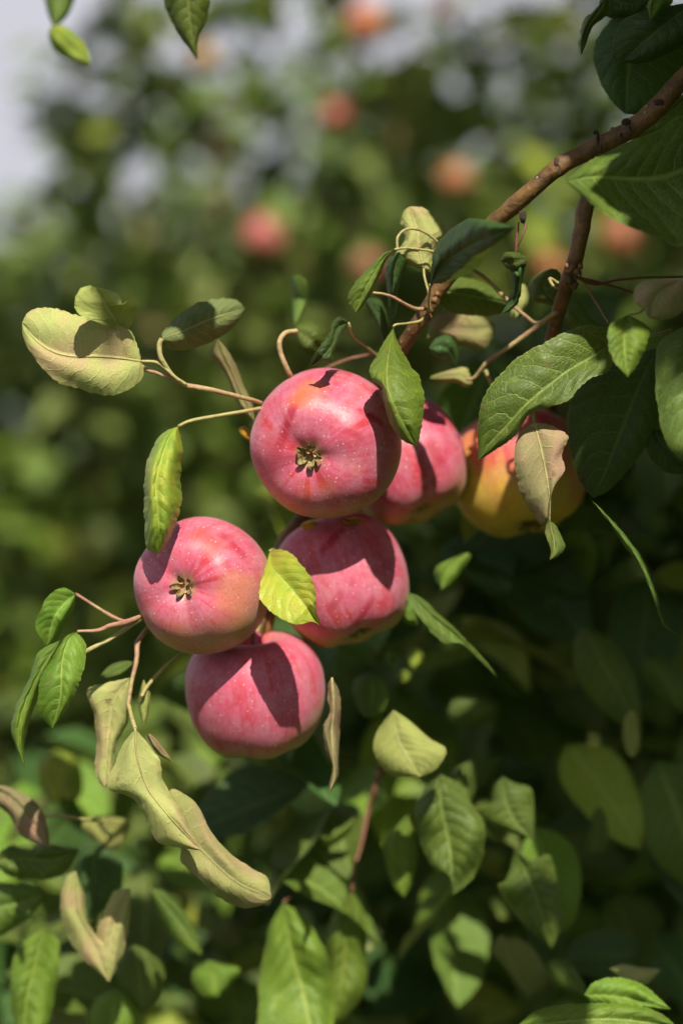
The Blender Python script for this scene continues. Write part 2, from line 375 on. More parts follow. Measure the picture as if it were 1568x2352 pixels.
# --- left shoot -----------------------------------------------------------
stick('twig', [(600, 925, 3), (560, 914, 1.8), (500, 899, 1.2), (455, 890, 0.9), (425, 884, 0.8), (395, 868, 0.8), (360, 856, 0.9), (330, 845, 1.0), (306, 812, 1.2), (290, 775, 1.0)], [6, 6.5, 6.5, 7, 8, 7, 6.5, 6, 4.5, 3.5], TWIG_PINK)
leaf([(318, 800), (300, 760), (262, 738), (220, 730), (179, 724), (134, 709), (98, 706), (66, 716)],
     [(325, 830), (280, 823), (228, 819), (163, 818), (118, 806), (81, 780), (51, 742)],
     [(331, 850), (322, 876), (282, 901), (240, 908), (179, 891), (138, 880), (98, 844), (69, 807), (53, 770)],
     dm=(0.6, 0.3, 0.1, 0.2, 0.8), da=(0.4,), db=(0.2,), face='under', mat='pale', rows=110, half=9, wave=0.16,
     pet=[(358, 832, 0.6), (382, 847, 0.5), (404, 868, 0.5), (428, 884, 0.7)], pr=(3.6, 4.2, 4.6), label='pale green underside of a leaf, partly shaded by the folded leaf above it')
leaf([(262, 757), (215, 736), (178, 718), (172, 690), (185, 664), (205, 656)], [(286, 766), (266, 738), (247, 706), (233, 680), (222, 660)],
     [(305, 742), (311, 714), (312, 698), (296, 690), (282, 700), (277, 682), (255, 667)],
     dm=(0.9, 0.0, -0.7, -1.0), da=(-0.8, -1.4, -.8), db=(-0.9, -0.6, -.4), face='under', mat='lime', rows=90, half=8, wave=0.2, rib=False, label='small folded olive green leaf')
leaf([(375, 760), (406, 728), (447, 698), (508, 687), (545, 690)], [(372, 778), (420, 760), (480, 735), (562, 708)], [(382, 800), (427, 804), (475, 788), (520, 763), (552, 733)],
     dm=(0.4, 1.5, 3.5, 6), da=(1.4,), db=(1.2,), lit=False, face='under', mat='deep', pet=[(366, 792, .4), (369, 818, .4), (382, 842, .5), (396, 862, .7)], pr=(6, 6, 5), pmat=TWIG, rib=False)
leaf([(484, 812), (502, 838), (524, 872), (545, 930)], [(497, 775), (508, 812), (530, 860), (550, 905), (585, 968)], [(520, 800), (543, 840), (560, 885), (580, 930)],
     dm=(4, 4.5, 5, 5), da=(.6,), db=(.8,), face='under', mat='pale', rib=False, rows=40)
# curled leaf that hangs left of the cluster
leaf([(372, 996), (344, 1042), (333, 1096), (331, 1157), (332, 1215), (336, 1256), (350, 1268)],
     [(410, 979), (392, 998), (372, 1050), (358, 1110), (362, 1170), (366, 1220), (362, 1271)],
     [(418, 1012), (421, 1043), (415, 1096), (417, 1149), (407, 1197), (388, 1240), (372, 1266)],
     dm=(0.6, -0.3, -0.9, -1.1, -0.8, 0), da=(1.6,), db=(1.8,), face='top', mat='lime', rows=90, half=8, bulge=0.5, wave=0.2,
     pet=[(440, 966, .8), (500, 955, 1.2), (560, 945, 1.8), (600, 938, 3)], pr=(4, 4.4, 5), label='curled yellow green leaf with rusty spots')
# amber scraps behind the top apple
leaf([(560, 978), (575, 988)], [(548, 985), (565, 1000), (590, 1010)], [(555, 1000), (572, 1012)], dm=(6,), mat='amber', rows=14, half=3, label='scrap of amber dead leaf')
leaf([(700, 1198), (715, 1194)], [(690, 1205), (708, 1207), (730, 1200)], [(700, 1218), (718, 1214)], dm=(5.5,), mat='amber', rows=14, half=3, label='scrap of amber dead leaf')
leaf([(795, 1190), (820, 1186)], [(780, 1188), (808, 1198), (835, 1192)], [(800, 1206), (820, 1204)], dm=(5.5,), mat='amber', rows=14, half=3, label='scrap of amber dead leaf')
# --- leaf lying over the top apple's right side ---------------------------
leaf([(880, 788), (862, 822), (848, 848), (856, 872), (876, 890), (882, 925), (896, 975), (922, 1010)],
     [(903, 752), (896, 790), (888, 845), (890, 895), (912, 948), (936, 990), (956, 1026)],
     [(912, 782), (938, 832), (963, 868), (974, 915), (971, 956), (965, 996)],
     dm=(1.5, -0.2, -1.3, -1.8, -1.7, -1.2), da=(0.1, 0.2, 1.2, 0.6), db=(1.2, 1.2, 0.8), face='top', mat='fresh', rows=110, half=9, bulge=0.25, wave=0.15, rib=False,
     pet=[(908, 746, 1.5), (935, 743, 2), (962, 738, 2.6), (978, 728, 3)], pr=(3, 3, 4), label='bright green leaf lying over the top apple')
# yellow leaf between the apples
leaf([(610, 1300), (598, 1342), (598, 1378), (634, 1414), (679, 1434), (716, 1428)], [(620, 1265), (624, 1302), (640, 1320), (670, 1352), (702, 1392), (737, 1438)],
     [(645, 1262), (672, 1274), (706, 1316), (724, 1352), (726, 1398)],
     dm=(3.2, 1.2, 0.2, -0.3, 0), da=(-.5,), db=(-.7,), face='top', mat='yellow', rows=90, half=8, wave=0.14, pet=[(628, 1262, 4), (640, 1268, 6)], label='yellow green leaf between the three lower apples')
# small leaf on top of the apple
leaf([(782, 728), (764, 738), (757, 765), (738, 790), (719, 818)], [(800, 742), (786, 744), (772, 760), (764, 790), (742, 818), (713, 842)], [(794, 752), (778, 785), (764, 812), (763, 829), (740, 830)],
     dm=(1.5, 1.0, 0.3, 0, 0.6), da=(-.3,), db=(.3,), mat='deep', rows=60, half=6, pet=[(812, 772, 2.4), (845, 800, 4.5), (890, 838, 7)], pr=(3.4, 3, 4))
# --- upper middle ----------------------------------------------------------
leaf([(925, 606), (903, 592), (930, 548), (921, 512), (925, 488)], [(972, 616), (962, 572), (957, 535), (948, 503), (940, 474)], [(990, 622), (1004, 562), (1020, 533), (1008, 505), (975, 478)],
     dm=(3.0, 3.2, 3.4, 3.6), face='under', mat='pale', rows=70, half=7, pet=[(975, 640, 2.8), (985, 680, 2.8), (984, 722, 3)], pr=(3, 3), label='pale cream green leaf standing upright', wave=.2)
stick('twig', [(912, 572, 1.6), (913, 545, 1.6), (932, 527, 1.8), (960, 527, 2.2), (985, 540, 2.6), (1004, 556, 3)], [4, 4, 4, 3.6], TWIG)
leaf([(874, 586), (833, 628), (803, 668), (799, 692), (808, 712)], [(906, 573), (880, 592), (852, 640), (832, 680), (817, 719)], [(886, 598), (868, 640), (850, 678), (828, 708)],
     dm=(1.2, 1.0, 0.8, 1.0), face='top', mat='fresh', rows=70, half=6, pet=[(930, 570, 1.6), (965, 573, 2.2), (1000, 578, 2.6)], pr=(3, 3))
leaf([(886, 605), (888, 660), (893, 720)], [(915, 578), (905, 640), (900, 770)], [(935, 600), (915, 660), (912, 720)], dm=(2.5, 3.4, 5), face='top', mat='deep', rows=30, half=4, da=(1,), db=(1,))
leaf([(838, 700), (860, 740), (880, 790)], [(845, 685), (872, 735), (893, 805)], [(875, 690), (890, 730), (898, 780)], dm=(5, 5.5, 6), face='top', mat='deep', rows=24, half=4)
stick('twig', [(848, 671, 1.4), (894, 679, 1.6), (935, 701, 2.1), (958, 710, 2.6), (982, 708, 3)], [3.6, 4.2, 5, 6], TWIG_PINK)
leaf([(993, 590), (1008, 555), (1039, 524), (1078, 503), (1120, 506)], [(988, 652), (1012, 612), (1050, 582), (1100, 555), (1182, 521)], [(1020, 648), (1061, 634), (1091, 616), (1117, 583), (1150, 550)],
     dm=(1.2, 0, -2.5, -5.0, -6.5), da=(.6,), db=(.2,), face='top', mat='deep', rows=80, half=8, wave=0.3, bulge=.35, pet=[(984, 690, 2), (984, 722, 3)], pr=(3, 3))
leaf([(1160, 588), (1175, 650), (1165, 690)], [(1180, 582), (1188, 640), (1180, 690), (1150, 722)], [(1208, 592), (1202, 630), (1186, 700)], dm=(1, .6, 1.4, 1.6), da=(1.2,), db=(1.0,), mat='deep', rows=50, half=6, wave=.3)
leaf([(1152, 592), (1160, 580), (1190, 580)], [(1150, 600), (1175, 600), (1208, 595)], [(1165, 618), (1185, 625), (1205, 612)], dm=(1, .2, .8), mat='green', rows=24, half=4)
leaf([(995, 728), (1043, 716), (1095, 724), (1128, 738)], [(980, 775), (1040, 758), (1100, 758), (1140, 745)], [(1008, 792), (1056, 792), (1108, 802), (1130, 775)], dm=(7, 8, 9), face='under', mat='pale', rows=40, rib=False)
leaf([(1020, 640), (1080, 640), (1130, 660)], [(1000, 665), (1080, 680), (1190, 700)], [(1020, 710), (1080, 725), (1140, 722)], dm=(5, 6, 7), mat='green', rows=40, lit=False)
leaf([(1000, 778), (1030, 770), (1050, 800)], [(985, 800), (1025, 795), (1050, 845)], [(1000, 820), (1025, 825), (1045, 840)], dm=(5, 5, 6), mat='deep', rows=24, half=4)
leaf([(1000, 860), (1040, 848), (1070, 845)], [(985, 868), (1040, 862), (1085, 880)], [(1010, 878), (1050, 880), (1070, 890)], dm=(7, 7, 7), mat='pale', face='under', rows=24, half=4, rib=False)
stick('twig', [(1282, 712, 4.3), (1240, 745, 5), (1226, 755, 5), (1160, 803, 5.5), (1119, 832, 6), (1090, 866, 6.5), (1070, 872, 6.5)], [8, 8, 7, 6, 7, 4], TWIG_PINK)
stick('twig', [(1085, 620, 4.5), (1115, 640, 5), (1165, 690, 5), (1205, 725, 5), (1235, 742, 5), (1282, 715, 4.2)], [6, 6, 6, 5, 6, 7], TWIG_PINK)
stick('twig', [(1113, 850, 7), (1130, 885, 7), (1140, 905, 7)], [6, 6, 5], TWIG)
leaf([(1190, 655), (1178, 700), (1172, 725)], [(1195, 650), (1195, 690), (1182, 735)], [(1208, 660), (1212, 690), (1200, 720)], dm=(7,), mat='pale', face='under', rows=20, half=3, rib=False)
leaf([(668, 640), (672, 690), (672, 730)], [(690, 632), (695, 690), (675, 745)], [(706, 650), (706, 690), (695, 725)], dm=(9, 9.5, 9), mat='green', rows=30, half=4)
leaf([(690, 742), (720, 742), (750, 775)], [(675, 752), (710, 780), (758, 822)], [(680, 785), (700, 815), (730, 825)], dm=(7, 7, 8), mat='green', rows=30, half=4)
stick('twig', [(682, 760, 3.5), (655, 765, 3.2), (642, 785, 3), (645, 813, 3), (656, 840, 3), (668, 864, 3.3), (690, 900, 4.5)], [7, 7.5, 7.5, 7, 7], TWIG_PINK, bump=.06)
stick('twig', [(905, 822, 6.8), (860, 815, 8), (800, 825, 8), (740, 850, 8)], [5, 5, 5, 4], TWIG_RED)
# --- right side ------------------------------------------------------------
leaf([(1400, 757), (1372, 750), (1340, 748), (1291, 765), (1242, 791), (1190, 821), (1137, 870), (1107, 922), (1097, 971), (1097, 1023)],
     [(1408, 789), (1355, 821), (1299, 855), (1242, 900), (1205, 933), (1160, 982), (1122, 1020), (1097, 1058)],
     [(1408, 830), (1392, 855), (1362, 866), (1332, 888), (1306, 918), (1265, 933), (1227, 945), (1201, 971), (1182, 1001), (1135, 1035)],
     dm=(1.0, 0.2, -0.3, -0.3, 0, 0.6), da=(0.2, .5), db=(-0.5, -.3, 0.4), face='top', mat='green', rows=128, half=10, wave=0.16, rib=False, pet=[(1440, 775, 1.2), (1500, 770, 1.5), (1540, 760, 3)], pr=(4, 5), lit=False, label='broad dark green leaf with serrated edge above the yellow apple')
leaf([(1202, 986), (1184, 1016), (1182, 1068), (1194, 1128), (1220, 1177), (1242, 1205), (1268, 1200), (1296, 1248), (1285, 1275)],
     [(1226, 970), (1239, 1023), (1250, 1072), (1257, 1113), (1262, 1150), (1262, 1200), (1272, 1250), (1261, 1287)],
     [(1260, 975), (1299, 997), (1303, 1012), (1290, 1042), (1296, 1076), (1286, 1097), (1268, 1125), (1257, 1155), (1256, 1192), (1252, 1226), (1264, 1262)],
     dm=(0.6, 0.2, 0, 0.2, 0.2), da=(0.6, .6, 0.8, 1.0), db=(0.4, .3, 0, -.7), face='under', mat='dry', rows=110, half=8, wave=0.15,
     pet=[(1225, 950, 0.9), (1222, 925, 2)], pr=(4, 3.4), label='dull brownish leaf underside hanging in front of the yellow apple', lit=False)
stick('twig', [(1190, 998, 1), (1210, 985, .8), (1228, 978, .6), (1245, 978, .8)], [3, 6, 8, 4], TWIG)
leaf([(1400, 748), (1396, 790), (1410, 830)], [(1440, 722), (1432, 780), (1440, 866)], [(1487, 750), (1486, 785), (1466, 832)], dm=(-3.5, -4, -4.5), da=(-.4,), db=(.4,), mat='fresh', rows=60, half=6, pet=[(1470, 715, -3.4), (1500, 690, -3)], label='light green leaf just in front of the broad leaf')
leaf([(1400, 830), (1330, 870), (1304, 940), (1306, 1030), (1330, 1105)], [(1505, 800), (1470, 880), (1430, 980), (1395, 1070), (1362, 1145)], [(1512, 900), (1512, 980), (1478, 1035), (1440, 1082), (1400, 1125)], dm=(2, 2.5, 3, 3.5), mat='deep', rows=80, half=8, lit=False)
leaf([(1512, 790), (1506, 900), (1520, 990), (1545, 1040)], [(1590, 740), (1580, 850), (1585, 960), (1600, 1080)], [(1680, 800), (1690, 900), (1670, 1000)], dm=(-3, -4), mat='green', rows=60, half=6, lit=False)
leaf([(1482, 1010), (1490, 1050), (1530, 1085)], [(1495, 985), (1530, 1030), (1590, 1090)], [(1530, 990), (1570, 1010), (1600, 1050)], dm=(3,), mat='deep', rows=40, half=5, lit=False)
leaf([(1400, 1205), (1435, 1255), (1462, 1290), (1485, 1340), (1505, 1395), (1525, 1440)], [(1350, 1140), (1408, 1205), (1448, 1258), (1476, 1310), (1496, 1360), (1514, 1410), (1530, 1442), (1561, 1462)],
     [(1400, 1190), (1448, 1245), (1483, 1296), (1505, 1350), (1516, 1400), (1535, 1438)], dm=(1, .5, 0, 0, .3), da=(1.6,), db=(1.8,), mat='green', rows=90, half=5, label='long narrow leaf seen edge on', wave=.2)
leaf([(1350, 372), (1400, 345), (1442, 326), (1510, 299), (1570, 268)], [(1297, 416), (1370, 405), (1460, 410), (1540, 400), (1640, 350)], [(1338, 450), (1373, 481), (1424, 512), (1476, 533), (1517, 550), (1560, 566), (1620, 520)],
     dm=(-5.5, -4, -3.5, -3, -2), da=(1.4,), db=(-.6,), mat='green', rows=100, half=9, wave=.35, lit=False, label='large half shaded leaf at the right edge below the branch')
leaf([(1365, 22), (1338, 48), (1330, 89), (1328, 105)], [(1395, -12), (1362, 38), (1340, 85), (1334, 128)], [(1396, 30), (1362, 60), (1346, 98)], dm=(0,), da=(.6,), db=(1.0,), mat='green', rows=60, half=6)
leaf([(1375, 10), (1392, 38), (1425, 42), (1462, 34)], [(1385, -20), (1420, 5), (1478, 10)], [(1420, -30), (1450, -25), (1475, -10)], dm=(1,), mat='deep', rows=40, half=5, lit=False)
leaf([(1417, 31), (1372, 85), (1361, 125), (1376, 186), (1405, 234)], [(1500, -10), (1460, 80), (1440, 160), (1435, 262)], [(1600, 60), (1590, 140), (1540, 220), (1480, 260)], dm=(1.5, 2, 2.5), mat='deep', rows=70, half=7, lit=False)
leaf([(1440, 40), (1405, 110), (1405, 132)], [(1600, 0), (1520, 60), (1425, 142)], [(1620, 60), (1560, 110), (1480, 146)], dm=(-1, -1, 0), mat='deep', rows=60, half=6, lit=False)
leaf([(1485, 10), (1488, 25)], [(1510, -30), (1500, 10), (1492, 48)], [(1545, 0), (1520, 25)], dm=(-2,), mat='fresh', rows=30, half=4)
leaf([(1500, 250), (1480, 280), (1430, 300)], [(1600, 200), (1520, 270), (1400, 320)], [(1600, 260), (1540, 300), (1470, 320)], dm=(3,), mat='fresh', rows=40, half=5, lit=False)
stick('twig', [(1322, 635, 2), (1365, 652, 2.5), (1420, 642, 3), (1480, 638, 3.5), (1580, 636, 4)], [6, 4, 3.5, 3.5], TWIG_RED)
stick('twig', [(1340, 640, 2), (1400, 655, 3), (1470, 678, 4), (1540, 712, 5)], [4, 3, 3], TWIG_RED)
stick('twig', [(1340, 645, 2.4), (1362, 685, 2.6), (1396, 742, 2.8)], [4, 3.5, 3], TWIG_PINK)
stick('twig', [(1280, 650, 1.4), (1262, 640, 1.0), (1268, 655, .8), (1285, 665, 1.0)], [5, 5, 5, 4], TWIG)
leaf([(1470, 650), (1455, 690), (1480, 715)], [(1560, 640), (1510, 680), (1490, 730)], [(1590, 670), (1560, 720), (1520, 735)], dm=(-4,), mat='dry', face='under', rows=40, half=5, lit=False, rib=False)
leaf([(1330, 690), (1350, 720), (1380, 745)], [(1300, 700), (1350, 740), (1430, 750)], [(1300, 740), (1340, 770), (1400, 765)], dm=(8,), mat='green', rows=30, half=4)
leaf([(1225, 690), (1215, 650), (1240, 625)], [(1290, 705), (1250, 665), (1265, 615)], [(1300, 680), (1290, 640), (1280, 620)], dm=(6,), mat='green', rows=30, half=4, lit=False)
# --- lower left shoot --------------------------------------------------------
stick('twig', [(345, 1410, 5), (322, 1417, 3), (285, 1430, 2), (250, 1438, 1.5), (225, 1448, 1.2), (178, 1450, 1)], [7, 7, 7, 8, 6, 4], TWIG_PINK)
stick('twig', [(345, 1412, 5), (322, 1422, 3), (262, 1462, 2.2), (205, 1492, 1.6), (160, 1512, 1.8)], [7, 6.5, 6], TWIG)
stick('twig', [(292, 1429, 2), (262, 1418, 2.2), (225, 1396, 3), (175, 1364, 4)], [5, 5, 4, 3.5], TWIG_PINK)
leaf([(144, 1350), (110, 1370), (95, 1400), (82, 1440)], [(176, 1364), (150, 1385), (125, 1420), (108, 1486)], [(170, 1400), (150, 1440), (130, 1475)], dm=(4, 3.5, 4), da=(-.5,), db=(1.2,), mat='fresh', rows=40, half=5)
leaf([(150, 1464), (120, 1510), (96, 1552), (88, 1600), (90, 1640)], [(180, 1450), (158, 1468), (143, 1520), (140, 1600), (121, 1675)], [(197, 1478), (198, 1500), (190, 1545), (168, 1605), (140, 1648)], dm=(1.2, 0.4, 0, 0.2, 0.6), da=(.6,), db=(.3,), mat='fresh', rows=90, half=7)
leaf([(90, 1498), (66, 1565), (34, 1632), (29, 1690)], [(140, 1470), (100, 1530), (60, 1610), (42, 1690), (58, 1767)], [(125, 1510), (98, 1570), (78, 1630), (58, 1700)], dm=(.8, .6, .4, .6), da=(.4,), db=(1.4,), mat='fresh', rows=80, half=6, label='narrow curled leaf at the far left')
leaf([(240, 1570), (201, 1586), (215, 1640), (222, 1700), (219, 1774)], [(298, 1556), (262, 1610), (250, 1680), (240, 1812)], [(304, 1580), (296, 1655), (268, 1708), (258, 1785)], dm=(3.5, 4, 4), face='under', mat='pale', rows=60, half=6, rib=False)
leaf([(282, 1712), (262, 1760), (245, 1806), (262, 1818), (306, 1836), (333, 1874), (359, 1930), (400, 1945)], [(311, 1673), (315, 1739), (341, 1813), (381, 1866), (420, 1909), (464, 1954)], [(337, 1704), (366, 1745), (376, 1795), (400, 1835), (432, 1892)],
     dm=(1.5, 1.2, 1.0, 1.4), da=(.8,), db=(.9,), face='under', mat='pale', rows=90, half=8, wave=.3, bulge=.08, serr=.4, pet=[(305, 1655, 2), (296, 1620, 3)], pr=(5, 5), label='long pale twisted leaf with rusty blotches')
leaf([(394, 1812), (451, 1846), (481, 1903), (525, 1957), (582, 1996), (614, 2016)], [(390, 1870), (430, 1915), (480, 1970), (550, 2030), (624, 2062)], [(414, 1945), (417, 1980), (459, 2020), (503, 2062), (560, 2085), (606, 2078)],
     dm=(3, 3, 2.6, 3), face='under', mat='pale', rows=80, half=7, rib=False, wave=.3, bulge=.08, serr=.4, label='pale leaf with pinkish tip')
stick('twig', [(340, 1440, 5), (317, 1476, 4), (314, 1515, 3.5), (302, 1570, 3.2), (294, 1625, 3)], [5, 8, 7, 6, 6], TWIG_PINK)
stick('twig', [(425, 1495, 6), (380, 1530, 5), (342, 1572, 4.5), (325, 1600, 4)], [4, 4.5, 5, 5], TWIG)
leaf([(322, 1585), (318, 1620), (325, 1650)], [(330, 1560), (332, 1610), (330, 1665)], [(345, 1590), (344, 1620), (338, 1650)], dm=(4.5,), mat='lime', face='under', rows=24, half=3, rib=False)
leaf([(338, 1690), (360, 1730)], [(345, 1685), (365, 1715), (396, 1750)], [(362, 1700), (385, 1730)], dm=(2.6,), mat='pale', face='under', rows=24, half=3, rib=False)
leaf([(240, 1540), (260, 1525), (290, 1518)], [(230, 1556), (265, 1545), (310, 1520)], [(255, 1560), (285, 1550)], dm=(6,), mat='green', rows=24, half=3)
leaf([(752, 1577), (755, 1640), (744, 1665), (746, 1715), (762, 1760), (756, 1800)], [(762, 1556), (766, 1620), (762, 1680), (765, 1730), (768, 1780), (753, 1830)], [(778, 1588), (782, 1645), (777, 1726), (776, 1785)], dm=(4,), da=(.6,), db=(.8,), face='under', mat='dry', rows=60, half=5, wave=.4, label='withered narrow leaf hanging beside the lowest apple')
# --- lower right, behind the sharp plane ------------------------------------
leaf([(866, 1678), (857, 1722), (878, 1764), (905, 1783)], [(903, 1630), (910, 1690), (935, 1740), (965, 1785)], [(940, 1655), (985, 1695), (1024, 1722), (1002, 1765)], dm=(7,), face='under', mat='lime', rows=40, half=6, rib=False, label='pale yellow leaf lit against the dark')
leaf([(935, 1378), (972, 1430), (1015, 1474), (1060, 1480), (1100, 1515)], [(940, 1362), (985, 1410), (1040, 1452), (1090, 1500), (1142, 1556)], [(965, 1372), (1010, 1412), (1062, 1462), (1110, 1512)], dm=(7,), da=(-.5,), mat='green', rows=50, half=6)
leaf([(912, 1385), (918, 1410), (935, 1430)], [(925, 1378), (935, 1405), (958, 1440)], [(945, 1392), (955, 1415)], dm=(8,), mat='fresh', rows=20, half=3)
leaf([(1003, 1300), (1000, 1335), (1015, 1352)], [(1072, 1268), (1035, 1295), (1010, 1356)], [(1080, 1280), (1058, 1315), (1035, 1345)], dm=(9,), mat='fresh', rows=30, half=4)
leaf([(975, 1810), (953, 1855), (964, 1934), (1000, 2000), (1034, 2018)], [(1012, 1778), (1012, 1850), (1030, 1940), (1040, 2056)], [(1050, 1800), (1085, 1850), (1112, 1900), (1105, 1975), (1078, 2025)], dm=(9,), mat='green', rows=60, half=7, wave=.5, bulge=.5)
leaf([(1130, 1800), (1124, 1845), (1089, 1855), (1105, 1880), (1150, 1905)], [(1154, 1784), (1160, 1840), (1185, 1890), (1226, 1930)], [(1185, 1800), (1219, 1812), (1226, 1870)], dm=(10,), mat='green', rows=40, half=6)
leaf([(1172, 1990), (1160, 2022), (1143, 2034), (1165, 2075), (1200, 2120)], [(1182, 1946), (1210, 2010), (1240, 2090), (1266, 2180)], [(1220, 1975), (1264, 1968), (1284, 2064), (1291, 2125)], dm=(10,), mat='green', rows=50, half=7, wave=.4)
leaf([(885, 1930), (885, 1980), (905, 2040)], [(935, 1870), (920, 1950), (928, 2062)], [(950, 1910), (958, 1970), (945, 2030)], dm=(11,), mat='fresh', rows=40, half=5)
leaf([(1040, 1770), (1035, 1800), (1060, 1830)], [(1085, 1740), (1062, 1780), (1075, 1850)], [(1090, 1770), (1092, 1810)], dm=(11,), mat='green', rows=24, half=4)
leaf([(620, 2130), (600, 2230), (592, 2330), (600, 2400)], [(650, 2072), (668, 2180), (700, 2290), (730, 2440)], [(700, 2110), (752, 2200), (768, 2300), (760, 2390)], dm=(11, 11, 10), mat='fresh', rows=60, half=7, wave=.6)
leaf([(765, 2100), (745, 2170), (752, 2260)], [(808, 2045), (795, 2140), (785, 2240), (760, 2352)], [(835, 2100), (842, 2190), (838, 2270), (800, 2330)], dm=(12,), mat='fresh', rows=50, half=6, wave=.4)
stick('twig', [(650, 2072, 14.2), (690, 2045, 16), (740, 2030, 19), (800, 2040, 26)], [3.5, 4, 5, 6], TWIG_RED)
stick('twig', [(905, 1640, 24), (870, 1780, 18), (845, 1860, 18), (830, 1935, 17), (812, 2000, 16), (808, 2050, 15.6)], [9, 8, 7, 5, 4], TWIG_RED)
leaf([(735, 1910), (750, 1925)], [(728, 1915), (770, 1905), (815, 1875)], [(750, 1945), (790, 1925), (812, 1895)], dm=(12,), mat='fresh', rows=24, half=4)
leaf([(1240, 2318), (1330, 2306), (1420, 2305), (1500, 2320)], [(1180, 2362), (1300, 2345), (1420, 2340), (1560, 2362)], [(1240, 2400), (1350, 2410), (1480, 2400)], dm=(4, 3.5, 4), mat='fresh', rows=60, half=6, wave=.3)
leaf([(1365, 2255), (1420, 2245), (1480, 2265)], [(1340, 2285), (1420, 2290), (1540, 2318)], [(1365, 2305), (1430, 2322), (1500, 2322)], dm=(6, 6, 5), mat='fresh', rows=50, half=6, wave=.3)
leaf([(1430, 2215), (1470, 2222), (1510, 2225)], [(1400, 2225), (1450, 2240), (1515, 2230)], [(1440, 2258), (1480, 2262)], dm=(9,), mat='pale', face='under', rows=24, half=4, rib=False)
leaf([(1255, 2215), (1270, 2260)], [(1275, 2200), (1300, 2240), (1345, 2290)], [(1310, 2215), (1340, 2260)], dm=(12,), mat='green', rows=24, half=4)
leaf([(1475, 1530), (1480, 1565), (1520, 1605)], [(1480, 1508), (1520, 1550), (1568, 1640)], [(1520, 1515), (1565, 1545), (1585, 1600)], dm=(14,), mat='green', rows=30, half=4)
leaf([(1434, 1650), (1430, 1690), (1440, 1730)], [(1450, 1628), (1450, 1690), (1455, 1742)], [(1462, 1650), (1468, 1710)], dm=(12,), mat='lime', face='under', rows=24, half=3, rib=False)
leaf([(1360, 1870), (1352, 1910), (1342, 1955)], [(1375, 1850), (1370, 1900), (1362, 1962)], [(1390, 1875), (1395, 1920), (1385, 1955)], dm=(13,), mat='green', rows=24, half=4)
leaf([(1318, 1470), (1320, 1540), (1370, 1620)], [(1340, 1440), (1380, 1520), (1430, 1600), (1470, 1700)], [(1400, 1470), (1450, 1540), (1470, 1620)], dm=(13,), mat='green', rows=40, half=5, lit=False)
leaf([(815, 1560), (812, 1595), (830, 1640)], [(850, 1545), (855, 1590), (845, 1650)], [(880, 1560), (890, 1600), (875, 1640)], dm=(10,), mat='green', rows=30, half=4)
leaf([(888, 1500), (886, 1520)], [(898, 1492), (896, 1535)], [(908, 1505), (908, 1525)], dm=(13,), mat='fresh', rows=12, half=3)
leaf([(938, 1495), (934, 1520)], [(953, 1484), (948, 1538)], [(968, 1498), (964, 1525)], dm=(13,), mat='lime', rows=12, half=3)
leaf([(915, 1545), (912, 1560)], [(930, 1538), (925, 1570)], [(944, 1550), (940, 1562)], dm=(13,), mat='lime', rows=12, half=3)
leaf([(1030, 1630), (1050, 1600), (1090, 1595)], [(1035, 1660), (1070, 1630), (1140, 1625)], [(1060, 1665), (1100, 1660)], dm=(14,), mat='green', rows=24, half=4)
# bottom left
leaf([(20, 1945), (90, 1938), (150, 1945)], [(-20, 1975), (60, 1972), (120, 1975), (185, 1950)], [(20, 2010), (90, 2022), (150, 2005)], dm=(9,), mat='green', rows=50, half=6, wave=.4)
leaf([(-30, 2030), (40, 2030), (90, 2040)], [(-60, 2090), (20, 2080), (100, 2058)], [(-20, 2150), (30, 2135), (80, 2095)], dm=(10,), mat='green', rows=40, half=5, wave=.4)
leaf([(150, 2020), (138, 2090), (160, 2160), (200, 2210)], [(175, 2000), (172, 2080), (205, 2150), (250, 2256)], [(195, 2060), (200, 2110), (225, 2150), (270, 2180)], dm=(8,), face='under', mat='pale', rows=50, half=6, rib=False)
leaf([(262, 2050), (232, 2110), (222, 2150), (232, 2200)], [(300, 2040), (275, 2100), (255, 2160), (252, 2256)], [(300, 2080), (292, 2150), (270, 2220)], dm=(8,), face='under', mat='pale', rows=50, half=6, rib=False)
leaf([(175, 1960), (172, 2030), (185, 2090)], [(215, 1930), (215, 2020), (205, 2110)], [(270, 1960), (285, 2030), (245, 2090)], dm=(11,), mat='deep', rows=40, half=5, lit=False)
leaf([(40, 2180), (25, 2260), (30, 2340)], [(100, 2130), (80, 2220), (60, 2300), (50, 2420)], [(140, 2170), (130, 2260), (110, 2350)], dm=(10,), mat='fresh', rows=50, half=6, wave=.4)
leaf([(280, 2190), (262, 2230), (290, 2290)], [(310, 2170), (320, 2230), (330, 2330)], [(350, 2190), (378, 2230), (370, 2290)], dm=(11,), mat='green', rows=40, half=5)
leaf([(225, 2290), (205, 2330), (215, 2370)], [(270, 2270), (260, 2330), (255, 2420)], [(310, 2300), (320, 2350)], dm=(11,), mat='fresh', rows=40, half=5)
leaf([(445, 2230), (445, 2260), (470, 2290)], [(480, 2205), (490, 2240), (500, 2290)], [(510, 2215), (550, 2225), (530, 2260)], dm=(13,), mat='fresh', rows=30, half=4)
leaf([(-20, 1840), (20, 1870), (50, 1920)], [(-30, 1800), (20, 1830), (65, 1880), (115, 1950)], [(30, 1810), (90, 1850), (110, 1900)], dm=(7,), face='under', mat='dry', rows=40, half=5, rib=False)
stick('twig', [(85, 1880, 8), (130, 1872, 8), (180, 1880, 9), (220, 1885, 10)], [5, 6, 6, 5], TWIG)
leaf([(200, 1880), (190, 1900), (215, 1930)], [(250, 1870), (240, 1905), (245, 1950)], [(300, 1890), (290, 1920), (270, 1950)], dm=(11,), face='under', mat='lime', rows=30, half=4, rib=False)
